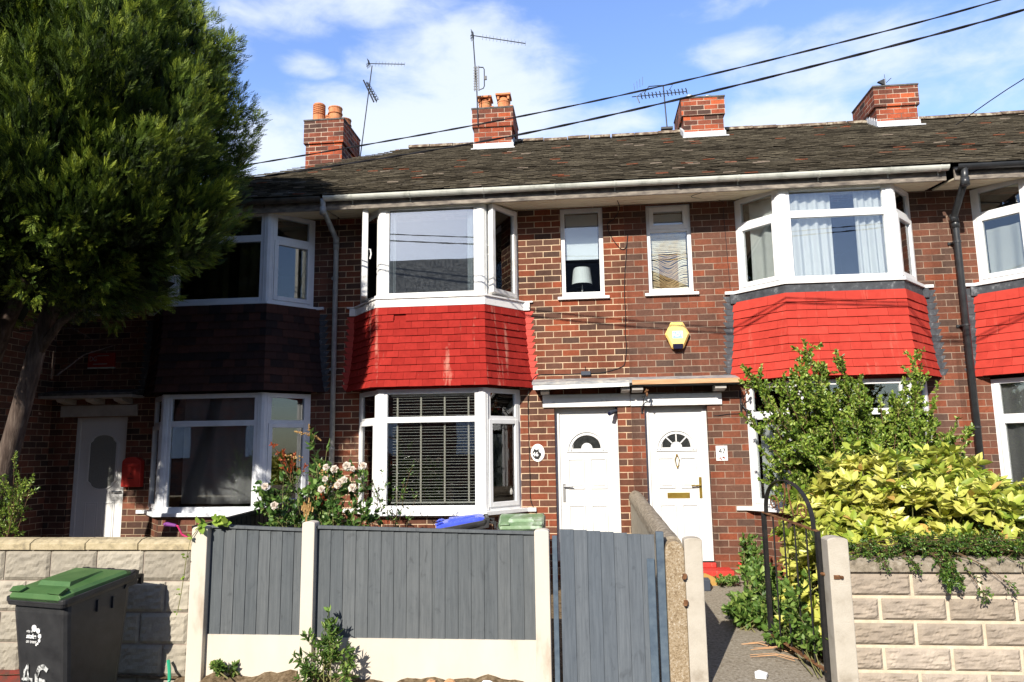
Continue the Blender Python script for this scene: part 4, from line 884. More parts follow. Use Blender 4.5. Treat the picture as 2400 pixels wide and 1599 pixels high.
text_part('lettering', '47', .095, (1.482, -.0135, 1.802), FRONT, 'black_ink', P47, .0008, sx=.95)
k = MB()
for i in range(9): q = random.random()*6.28; r = .006+.006*random.random(); cx, cz = 1.478+.028*math.cos(q*1.0+i), 1.715+.014*math.sin(q+i); k.extrude([(cx+r*math.cos(a), -.0123, cz+r*math.sin(a)) for a in [2*math.pi*j/8 for j in range(8)]], (0, -.001, 0))
k.build('painted_flower', 'red_ink', P47)
SG = thing('estate_sign', 'small red sign board with cream DG lettering on the dark brick behind the tree', 'sign', (-7.23, 0, 3.15))
k = MB(); k.box(-7.44, -7.03, -.03, 0, 3.12, 3.33); k.build('board', 'signred', SG, bevel=.002)
k = MB(); k.box(-7.44, -7.03, -.034, 0, 3.105, 3.125); k.build('lower_edge', 'gutter', SG)
text_part('lettering', 'DG', .10, (-7.36, -.032, 3.245), FRONT, 'greypaint', SG, .0008, sx=.8)
k = MB(); k.box(-7.30, -7.12, -.0315, -.03, 3.285, 3.297); k.box(-7.36, -7.14, -.0315, -.03, 3.165, 3.178); k.build('small_print', 'greypaint', SG)
ML = thing('wall_letterbox', 'red wall-mounted letterbox between the oval-glazed door and the shaded bay', 'letterbox', (-6.63, 0, 1.42))
k = MB(); k.extrude([(-6.775, -.002, 1.42), (-6.49, -.002, 1.42), (-6.49, -.002, 1.76)]+[(-6.6325+.142*math.cos(q), -.002, 1.76+.075*math.sin(q)) for q in [math.pi*i/12 for i in range(1, 12)]]+[(-6.775, -.002, 1.76)], (0, -.09, 0)); k.build('case', 'mailred', ML, bevel=.01)
k = MB(); k.box(-6.75, -6.515, -.108, -.09, 1.70, 1.745); k.build('flap', 'mailred', ML, bevel=.005)
k = MB(); k.extrude([(-6.69, -.093, 1.545), (-6.575, -.093, 1.545), (-6.60, -.093, 1.535), (-6.665, -.093, 1.535)], (0, -.004, 0)); k.tube([(-6.632, -.09, 1.60), (-6.632, -.098, 1.60)], .008, 8); k.build('lock_and_slot', 'black_ink', ML)
CC = thing('security_camera', 'small black bullet camera at the top right corner of the plain-fanlight door', 'camera', (.10, .1, 2.33))
k = MB(); k.tube([(.135, .06, 2.36), (.04, -.08, 2.318)], [.026, .030], 12); k.build('camera_body', 'slate_box', CC)
k = MB(); k.tube([(.04, -.0805, 2.318), (.0385, -.083, 2.3175)], .022, 12); k.build('camera_lens', 'alarm_b', CC)
k = MB(); k.tube([(.149, .05, 2.40), (.12, .04, 2.36)], .012, 6); k.tube([(.151, .05, 2.385), (.151, .05, 2.415)], .028, 8); k.build('camera_mount', 'slate_box', CC)
def hanger(x, z, label, arm, hook='rusty', mirror=1):
    t = thing('hanging_basket_bracket', label, 'bracket', (x, 0, z), 'basket brackets beside the brass-letterbox door')
    k = MB(); k.box(x-.012, x+.012, -.008, 0, z-.27, z+.02); k.build('back_strip', 'iron', t)
    k = MB(); k.tube([(x, -.004, z-.24), (x+.02*mirror, -.10, z-.08), (x+.05*mirror, -.22, z+.0)], .007, 6); k.tube([(x, -.004, z-.05), (x+.03*mirror, -.12, z-.05), (x+.05*mirror, -.2, z-.02)], .005, 6); k.build('arm', 'iron', t)
    k = MB(); k.tube([(x+.05*mirror+.02*math.sin(q), -.235-.02*math.cos(q), z-.01+.035*math.sin(q*.5+.6)) for q in [i*.6 for i in range(9)]], .010, 6); k.lathe([(.004, z+.0), (.016, z+.02), (.004, z+.045)], (x+.05*mirror, -.235, 0), 8); k.lathe([(.004, z-.06), (.018, z-.03), (.004, z-.0)], (x+.055*mirror, -.235, 0), 8); k.build('hook', hook, t)
    return t
hanger(.475, 2.58, 'rusty-tipped iron basket bracket on the pier to the left of the brass-letterbox door', 1)
hb = hanger(1.76, 2.57, 'iron basket bracket with curled scrolls to the right of the brass-letterbox door', 1)
k = MB(); k.tube([(1.76, -.01, 2.42), (1.80, -.05, 2.35), (1.86, -.10, 2.30), (1.85, -.12, 2.25), (1.80, -.10, 2.26), (1.82, -.06, 2.31), (1.90, -.05, 2.33), (1.93, -.08, 2.28), (1.90, -.1, 2.24)], .011, 6); k.build('scroll', 'iron', hb)
def wire(name, pts, r, label, cat='cable', mat='cable', parts=None):
    m = MB(); P = [Vector(p) for p in pts]; Q = []
    for i in range(len(P)-1):                                   # Catmull-Rom
        p0, p1, p2, p3 = P[max(i-1, 0)], P[i], P[i+1], P[min(i+2, len(P)-1)]
        for j in range(6):
            t = j/6; Q.append(.5*((2*p1)+(p2-p0)*t+(2*p0-5*p1+4*p2-p3)*t*t+(3*p1-p0-3*p2+p3)*t**3))
    Q.append(P[-1]); m.tube(Q, r, 6); return tag(m.build(name, mat), label, cat)
CW = thing('wall_cable', 'thin black cable down the brick between the narrow windows, with a junction box', 'cable', (.3, 0, 2.8))
def sub_wire(par, name, pts, r, mat='cable'):
    o = wire(name, pts, r, None, None, mat)
    for kk in list(o.keys()):
        if kk in ('label', 'category'): del o[kk]
    w = Vector(o.location)-origin_of(par); o.parent = par; o.location = w; return o
y = -.007
sub_wire(CW, 'cable', [(.235, -.30, 5.17), (.27, -.12, 5.12), (.20, -.05, 5.0), (.10, -.012, 4.93), (.15, y, 4.75), (.27, y, 4.58), (.345, y, 4.60), (.375, y, 4.78), (.345, y, 4.5), (.315, y, 4.2), (.30, y, 3.9), (.305, y, 3.65), (.29, y, 3.4), (.30, y, 3.2), (.275, y, 3.02), (.24, y, 2.95), (.10, y, 2.90), (-.05, y, 2.87), (-.2, y, 2.865)], .0055)
sub_wire(CW, 'cable', [(-.3, y, 2.865), (-.55, y, 2.86), (-.85, y, 2.865), (-.95, y, 2.83), (-1.0, y, 2.73), (-1.04, -.03, 2.60), (-1.043, y, 2.3), (-1.04, y, 1.9), (-1.035, y, 1.5), (-1.03, y, 1.2), (-.97, y, 1.05), (-.93, y, .9)], .0055)
k = MB(); k.box(-.32, -.19, -.04, -.003, 2.838, 2.893); k.build('junction_box', 'slate_box', CW, bevel=.006)
k = MB(); k.tube([(-.255, -.012, 2.89), (-.262, -.008, 2.96)], .005, 6); k.build('cable_tail', 'cable', CW)
wire('wall_cable', [(1.345, .02, 2.27), (1.45, -.006, 2.268), (1.6, -.006, 2.285), (1.74, -.006, 2.29), (1.77, -.008, 2.33)], .005, 'short black cable from the brass-letterbox door frame to the scrolled bracket')
wire('wall_cable', [(1.30, -.58, 5.12), (1.22, -.3, 5.165), (1.66, -.02, 5.19), (1.68, -.006, 5.0), (1.695, -.006, 4.5), (1.71, -.006, 3.95)], .0035, 'hair-thin dark wire down the brick left of the white-curtained bay')
# ------------------------------------------------------------------ overhead cables
def overhead(P, label, r):
    m = MB(); N = 300; A = []; B = []; n = len(P)
    X = [p[0] for p in P]
    for i in range(N+1):
        x = X[0]+(X[-1]-X[0])*i/N; q = i*1.1; d = Vector((0, math.cos(q), math.sin(q)))*r*.85
        k = max(j for j in range(n-1) if X[j] <= x+1e-9); t = (x-X[k])/(X[k+1]-X[k]); p0, p1, p2, p3 = (Vector(P[max(0, min(n-1, k+j))]) for j in (-1, 0, 1, 2))
        m1 = (p2-p0)/(p2.x-p0.x)*(p2.x-p1.x) if p2.x != p0.x else p2-p1; m2 = (p3-p1)/(p3.x-p1.x)*(p2.x-p1.x) if p3.x != p1.x else p2-p1
        p = p1*(2*t**3-3*t**2+1)+m1*(t**3-2*t**2+t)+p2*(-2*t**3+3*t**2)+m2*(t**3-t**2); A.append(p+d); B.append(p-d)
    m.tube(A, r, 6); m.tube(B, r, 6); return tag(m.build('overhead_cable', 'cable'), label, 'cable', 'twisted overhead service cables')
overhead([(-22, 2.85, 5.9), (-12, .21, 5.45), (-4.32, -1.82, 5.303), (-1.4, -2.59, 5.278), (.27, -3.03, 5.315), (2.2, -3.54, 5.434), (3.3, -3.82, 5.545), (8, -5.07, 6.2), (18, -7.7, 8.2)], 'upper of the two twisted black cables crossing the sky and roof', .0055)
overhead([(-22, 2.95, 5.8), (-12, .31, 5.36), (-4.37, -1.70, 5.176), (-1.4, -2.48, 5.130), (.27, -2.93, 5.182), (2.2, -3.44, 5.325), (3.5, -3.78, 5.462), (8, -4.97, 6.1), (18, -7.6, 8.0)], 'lower of the two twisted black cables crossing the sky and roof', .0068)
wire('phone_wire', [(5.9, 2.2, 7.03), (7.0, 1.2, 7.6), (9.5, -1.0, 8.4), (12, -3, 9.2)], .008, 'single thin black wire leaving the roof at the far right')
# ------------------------------------------------------------------ aerials
def yagi(par, a, b, els, size, vert=True, mat='aerial', r=.007, refl=True):
    a, b = Vector(a), Vector(b); d = (b-a); m = MB(); m.tube([a, b], r*1.2, 6); root = m.build('boom', mat, par)
    e = MB(); up = Vector((.0, .35, .95)).normalized() if vert else d.cross(Vector((0, 0, 1))).normalized()
    for i in range(els):
        p = a.lerp(b, .22+.78*i/(els-1)); e.tube([p-up*size*(1-.25*i/els), p+up*size*(1-.25*i/els)], r*.55, 5)
    e.build('director', 'aerial_l', root)
    if refl:
        f = MB(); p = a.lerp(b, .05)
        for s in (-1, 1):
            for j in range(4): q = p+up*s*size*(.25+.28*j)-d.normalized()*.015*j; w = d.cross(up).normalized(); f.tube([q-w*size*.9, q+w*size*.9], r*.6, 5)
            f.tube([p, p+up*s*size*1.3-d.normalized()*.05], r, 5)
        f.build('reflector', mat, root)
    return root
A46 = thing('tv_aerial', 'tall mast aerial with long boom and folded panel, on the chimney with two slab-capped pots', 'aerial', (-2.07, 2.45, 7.6))
k = MB(); k.tube([(-2.06, 2.45, 7.65), (-2.075, 2.45, 8.3), (-2.145, 2.45, 9.47)], .011, 8); k.build('mast', 'aerial', A46)
yagi(A46, (-2.18, 2.45, 9.42), (-1.17, 2.40, 9.15), 13, .075)
k = MB()
for i in range(9): z = 8.34+i*.052; k.box(-2.13, -2.055, 2.425, 2.44, z, z+.012)
for x in (-2.11, -2.07, -2.035): k.box(x-.008, x+.008, 2.42, 2.44, 8.31, 8.79)
k.tube([(-2.03, 2.42, 8.76), (-1.95, 2.40, 8.74), (-1.93, 2.40, 8.70), (-1.93, 2.40, 8.38), (-1.95, 2.41, 8.34), (-2.03, 2.42, 8.32)], .010, 6); k.box(-1.93, -1.885, 2.39, 2.42, 8.5, 8.57); k.build('panel_antenna', 'aerial', A46)
A45 = thing('tv_aerial', 'leaning mast aerial with a tilted V-shaped lower array, by the chimney with four pots', 'aerial', (-4.55, 3.4, 7.0))
k = MB(); k.tube([(-4.56, 3.40, 6.9), (-4.54, 3.4, 7.6), (-4.43, 3.4, 8.6), (-4.33, 3.4, 9.5)], .011, 8); k.build('mast', 'aerial', A45)
yagi(A45, (-4.42, 3.4, 9.55), (-3.66, 3.38, 9.47), 10, .07)
for (p, q) in (((-4.49, 3.36, 9.18), (-4.27, 3.36, 8.70)), ((-4.41, 3.32, 9.11), (-4.21, 3.32, 8.70))):
    k = MB(); k.tube([p, q], .016, 6); k.build('array_bar', 'aerial', A45)
k = MB()
for i in range(7):
    c = Vector((-4.41, 3.34, 9.06)).lerp(Vector((-4.21, 3.32, 8.72)), i/6); k.tube([c-Vector((.0, .0, .05)), c+Vector((.02, .05, .08))], .007, 5); k.tube([c-Vector((.03, .02, -.02)), c+Vector((.05, .02, .02))], .007, 5)
k.tube([(-4.38, 3.36, 8.9), (-4.41, 3.36, 8.62)], .009, 5); k.build('array_element', 'aerial', A45)
A47 = thing('tv_aerial', 'broad aerial with a row of crossed black directors, left of the chimney with metal cowls', 'aerial', (1.36, 3.0, 7.55))
k = MB(); k.tube([(1.365, 3.0, 7.5), (1.345, 3.0, 8.0), (1.325, 3.0, 8.47)], .012, 8); k.box(1.25, 1.46, 2.96, 3.05, 7.62, 7.66); k.build('mast', 'aerial', A47)
k = MB(); k.tube([(.74, 2.95, 8.27), (1.75, 3.0, 8.335)], .008, 6); k.tube([(.98, 2.97, 8.35), (1.06, 2.98, 8.47), (1.30, 3., 8.485), (1.50, 3, 8.49), (1.43, 3, 8.38)], .009, 6); bo = k.build('boom', 'aerial', A47)
k = MB()
for i in range(13):
    x = .92+i*.068; z = 8.285+.0043*i*1.0; h = .055; k.tube([(x-.012, 2.98, z+h), (x+.004, 2.98, z), (x-.004, 2.98, z-.01), (x+.012, 2.98, z-h)], .011, 5)
k.build('director', 'aerial', bo)
k = MB()
for s in range(4): k.tube([(.80+.05*s, 3.0, 8.42+.03*s), (.79+.055*s, 3.0, 8.56+.04*s)], .004, 4)
k.tube([(.85, 2.98, 8.30), (1.03, 3.0, 8.43)], .006, 5); k.tube([(.83, 2.95, 8.27), (.87, 2.9, 8.12)], .012, 5); k.build('reflector', 'aerial_l', bo)
A48 = thing('tv_aerial', 'stub aerial bracket on top of the right-hand chimney with no pots', 'aerial', (5.17, 2.9, 7.96))
k = MB(); k.tube([(5.19, 2.9, 7.94), (5.19, 2.9, 8.3)], .012, 6); k.build('mast', 'aerial_l', A48)
k = MB(); k.extrude([(5.06, 2.88, 8.24), (5.18, 2.88, 8.29), (5.18, 2.88, 8.17)], (0, .05, 0)); k.tube([(5.21, 2.9, 8.22), (5.30, 2.9, 8.3)], .006, 5); k.tube([(5.19, 2.9, 8.28), (5.19, 2.9, 8.38)], .004, 5); k.build('bracket', 'aerial', A48)
# ------------------------------------------------------------------ front fence, walls, gates
FN = thing('garden_fence', 'grey feather-edge fence panels between cream concrete posts, in front of the roses', 'fence', (-2.1, -3.7, -.15))
def post(par, name, x0, x1, z, mat, y0=-3.755, y1=-3.635, round_=True, zb=-.16):
    m = MB(); n = 8; w = x1-x0; prof = [(x0, zb), (x1, zb), (x1, z-w*.16)]+[(x0+w/2+w/2*math.cos(math.pi*i/n), z-w*.16+w*.16*math.sin(math.pi*i/n)) for i in range(1, n)]+[(x0, z-w*.16)]
    m.extrude([(x, y0, q) for x, q in prof], (0, y1-y0, 0)); return m.build(name, mat, par, bevel=.007)
for x0, x1, z in ((-3.645, -3.505, 1.255), (-2.672, -2.562, 1.292), (-.715, -.595, 1.222)): post(FN, 'concrete_post', x0, x1, z, 'cream')
for x0, x1, za, zb, ba, bb in ((-3.505, -2.672, 1.262, 1.228, .335, .315), (-2.562, -.715, 1.25, 1.197, .318, .272)):
    m = MB(); n = round((x1-x0)/.106); w = (x1-x0)/n
    for i in range(n):
        xa, xb = x0+i*w, x0+(i+1)*w+.012; t = (i+.5)/n; zt = za+(zb-za)*t-.018; zbm = ba+(bb-ba)*t+random.uniform(-.004, .004)-.004*0; m.cur = random.random()
        m.extrude([(xa, -3.686, zbm), (xb, -3.694, zbm), (xb, -3.682, zbm), (xa, -3.674, zbm)], (0, 0, zt-zbm))
    m.build('fence_panel', 'greyboard', FN)
    c = MB(); c.extrude([(x0+.004, -3.712, za-.022), (x1-.004, -3.712, zb-.022), (x1-.004, -3.712, zb+.002), (x0+.004, -3.712, za+.004)], (0, .055, 0)); c.cur = .8; c.build('capping_rail', 'greyboard', FN, bevel=.003)
    b = MB(); b.box(x0+.003, x1-.003, -3.700, -3.655, -.15, max(ba, bb)+.03); b.build('gravel_board', 'cream', FN)
WG = thing('wooden_gate', 'blue-grey boarded wooden gate beside the pebbledashed wall end', 'gate', (-.1, -3.7, -.1))
m = MB(); n = 7; x0, x1 = -.51, .245; w = (x1-x0)/n
for i in range(n):
    m.cur = random.random(); zt = 1.212-.045*i/n+random.uniform(-.006, .006)
    m.extrude([(x0+i*w+.002, -3.692, -.12), (x0+(i+1)*w+.006, -3.701, -.12), (x0+(i+1)*w+.006, -3.688, -.12), (x0+i*w+.002, -3.68, -.12)], (0, 0, zt+.12))
m.build('boards', 'bluegrey', WG)
for xa, xb, zt, yy in ((-.572, -.532, 1.165, -3.70), (.185, .245, .985, -3.72)):
    k = MB(); k.box(xa, xb, yy, yy+.03, -.12, zt); k.build('batten', 'batten', WG, bevel=.003)
k = MB(); k.box(.265, .325, -3.73, -3.66, -.14, 1.195); tag(k.build('gate_post', 'batten', bevel=.004), 'slim slate-blue wooden post at the latch side of the boarded gate', 'post')
tag(post(None, 'gate_post', .478, .618, 1.155, 'concrete_clean', -3.77, -3.64), 'grey concrete gate post beside the pebbledashed wall end, with rusty lugs', 'post')
GP = [o for o in COL.objects if o.name.startswith('gate_post')][-1]
for z in (.865, .665):
    k = MB(); k.box(.455, .485, -3.80, -3.75, z-.015, z+.015); k.box(.45, .475, -3.81, -3.77, z-.022, z-.004); k.build('gate_lug', 'rusty', GP)
tag(post(None, 'gate_post', 1.572, 1.728, 1.158, 'concrete_clean', -3.78, -3.62), 'pale square concrete post carrying the open iron gate', 'post')
DW = thing('dividing_wall', 'low stone wall with half-round mossy coping running from the street to between the two white doors', 'wall', (.35, -1.9, 0))
def half_round(par, name, A, B, w, h, mat, n=10, bulge=1.):
    A, B = Vector(A), Vector(B); m = MB(); d = (B-A).normalized(); s = Vector((d.y, -d.x, 0)).normalized(); V = []
    prof = [(-w/2, -.045), (-w/2, 0)]+[(-w/2*math.cos(math.pi*i/n), h*math.sin(math.pi*i/n)*bulge) for i in range(1, n)]+[(w/2, 0), (w/2, -.045)]
    K = 12
    for j in range(K+1):
        p = A.lerp(B, j/K)
        for a, b in prof: V.append(p+s*a*(1+random.uniform(-.03, .03))+Vector((0, 0, b+random.uniform(-.004, .004))))
    k = len(prof); F = [(j*k+i, j*k+(i+1) % k, (j+1)*k+(i+1) % k, (j+1)*k+i) for j in range(K) for i in range(k)]+[tuple(range(k-1, -1, -1)), tuple(K*k+i for i in range(k))]
    m.add(V, F); return m.build(name, mat, par)
half_round(DW, 'coping', (.345, -.02, 1.225), (.400, -3.60, 1.065), .175, .085, 'coping_grey')
k = MB(); k.extrude([(.275, -.0, 0), (.330, -3.60, -.1), (.330, -3.60, 1.02), (.275, -.0, 1.18)], (.14, 0, 0)); k.build('wall_body', 'block_l', DW)
k = MB(); n = 8; w = .15; zt = 1.135; prof = [(.328, -.15), (.478, -.15), (.478, zt-.09)]+[(.403+.075*math.cos(math.pi*i/n), zt-.09+.085*math.sin(math.pi*i/n)) for i in range(1, n)]+[(.328, zt-.09)]
k.extrude([(x, -3.765, z) for x, z in prof], (0, .165, 0)); k.build('wall_end', 'pebble', DW, bevel=.012)
def block_wall(name, x0, x1, yf, z0, z1, bw, bh, blockmat, mortmat, label, copmat, cop, first=0., amp=.014, joint=.012, cop_len=.52):
    root = thing(name, label, 'wall', ((x0+x1)/2, yf, z0))
    k = MB(); k.box(x0, x1, yf+.004, yf+.16, z0-.05, z1); k.build('mortar', mortmat, root)
    m = MB(); r = 0; z = z1
    while z > z0-.01:
        zb = max(z-bh, z0-.04); x = x0-(0 if r % 2 == 0 else bw*.5)-first*bw
        while x < x1:
            a, b = max(x, x0)+joint/2, min(x+bw, x1)-joint/2
            if b-a > .03:
                nx, nz = max(3, int((b-a)/.022)), 9; m.cur = random.random(); V = []; F = []; sx, sz = random.random()*99, random.random()*99
                for j in range(nz+1):
                    for i in range(nx+1):
                        u, v = i/nx, j/nz; e = min(u*(b-a), (1-u)*(b-a), v*(z-zb), (1-v)*(z-zb))/.028; e = min(1, e)**.6
                        px, pz = a+(b-a)*u, zb+joint/2+(z-zb-joint)*v
                        q = math.sin(px*31+sx+3*math.sin(pz*43+sz))*.5+math.sin(px*57+sz*2+pz*88+2*math.sin(px*23+sx))*.35+math.sin(pz*140+sx+px*17)*.3
                        V.append((px, yf-.002-e*(.010+amp*(.55+.5*q))-(.0035*random.random() if 0 < i < nx and 0 < j < nz else 0), pz))
                for j in range(nz):
                    for i in range(nx): q = j*(nx+1)+i; F.append((q, q+1, q+nx+2, q+nx+1))
                m.add(V, F)
            x += bw
        z = zb; r += 1
    m.cur = .5
    if True: 
        zz = z1
        while zz > z0: m.box(x0-.004 if x0 > 0 else x1-.02, x0+.02 if x0 > 0 else x1+.006, yf-.004, yf+.16, max(zz-bh, z0-.04)+joint/2, zz-joint/2); zz -= bh
    m.build('block_course', blockmat, root)
    c = MB(); x = x0-.01; yb, hf, ht, ov = cop
    while x < x1:
        b = min(x+cop_len+random.uniform(-.04, .04), x1+.015); s = random.uniform(-.003, .003)
        c.extrude([(x+.004, yf-ov, z1+.004+s), (x+.004, yf-ov-.004, z1+hf+s), (x+.004, yf+.02, z1+ht*.9+s), (x+.004, yf+.10, z1+ht+s), (x+.004, yf+.21, z1+ht*.8+s), (x+.004, yf+.21, z1+.004+s)], (b-x-.008, 0, 0)); x = b
    c.build('coping', copmat, root, bevel=.005)
    return root
block_wall('garden_wall', -11, -3.70, -3.60, -.13, 1.04, .437, .262, 'block_l', 'mortar_l', 'pale rock-faced block wall with buff coping, behind the black wheelie bin', 'coping_gold', (0, .06, .10, .03), .35, .012, .010, .53)
k = MB(); k.box(-11, -4.9, -3.64, -3.6, -.16, .03); tag(k.build('wall_footing', 'oldred'), 'red-painted footing strip at the foot of the pale block wall left of the bin', 'footing')
block_wall('garden_wall', 1.735, 6.5, -3.60, -.13, .868, .505, .1855, 'block_r', 'mortar_r', 'buff rock-faced block wall with dark coping under the yellow shrub', 'coping_grey', (0, .075, .115, .035), 0., .016, .026, 1.35)
BF = thing('picket_fence', 'black close-boarded fence running back from the street between the first two gardens', 'fence', (-3.76, -1.9, .1))
k = MB()
for i in range(29): y = -3.45+i*.102; k.cur = random.random(); k.box(-3.765, -3.747, y, y+.088, .1, 1.205+.085*i/29)
k.build('pickets', 'blackwood', BF)
k = MB(); k.extrude([(-3.79, -3.5, 1.205), (-3.735, -3.5, 1.205), (-3.735, -.5, 1.295), (-3.79, -.5, 1.295)], (0, 0, .03)); k.build('capping_rail', 'blackwood', BF)
IG = thing('iron_gate', 'black wrought-iron gate with arched scrolled top standing open over the path', 'gate', (1.56, -3.62, .1))
def gp(s, z, d=0): return Vector((1.556-.236*s+.03*d, -3.62+.82*s+.01*d, z+.085*s))
def flat(m, pts, w, t=.010):
    """flat iron strip: w across the gate plane, t in the plane"""
    nrm = Vector((.96, .28, 0)); V = []; k = len(pts)
    for i, p in enumerate(pts):
        d = (pts[min(i+1, k-1)]-pts[max(i-1, 0)]).normalized(); q = d.cross(nrm).normalized()
        for a, b in ((-1, -1), (1, -1), (1, 1), (-1, 1)): V.append(p+nrm*a*w/2+q*b*t/2)
    F = [(i*4+j, i*4+(j+1) % 4, (i+1)*4+(j+1) % 4, (i+1)*4+j) for i in range(k-1) for j in range(4)]+[(3, 2, 1, 0), (k*4-4, k*4-3, k*4-2, k*4-1)]; m.add(V, F)
for s in (0.015, .985):
    k = MB(); flat(k, [gp(s, .05), gp(s, 1.185)], .035, .034); k.build('stile', 'iron', IG)
for z in (1.185, .12):
    k = MB(); flat(k, [gp(0, z), gp(1, z)], .035, .010); k.build('rail', 'rusty', IG)
for i in range(4):
    k = MB(); s = .2*(i+1); k.tube([gp(s, .12), gp(s, 1.18)], .0075, 6); k.build('bar', 'iron', IG)
k = MB(); flat(k, [gp(.07+.43*(1-math.cos(q)), 1.19+.335*math.sin(q)**.85) for q in [math.pi*i/22 for i in range(23)]], .038, .009); k.build('arch', 'iron', IG)
def scroll(c, z, sg):
    m = MB(); P = []
    for i in range(26): q = i*.36; r = .075*(1-i/30); P.append(gp(c+sg*(r*math.cos(q))/.85, z+r*math.sin(q)))
    m.tube(P[::-1]+[gp(c+sg*.09, z-.03), gp(c+sg*.16, z-.06), gp(c+sg*.21, z+.05), gp(.5+(c-.5)*.12, 1.44), gp(.5-sg*.035, 1.50), gp(.5-sg*.07, 1.49), gp(.5-sg*.06, 1.455)], .0065, 6)
    m.build('scroll', 'rusty', IG)
scroll(.24, 1.30, 1); scroll(.76, 1.30, -1)
k = MB(); k.tube([gp(.0, .86), gp(-.03, .86)+Vector((.05, -.06, 0)), Vector((1.66, -3.80, .86))], .013, 6); k.box(1.60, 1.645, -3.79, -3.775, .845, .875); k.build('hinge', 'rusty', IG)
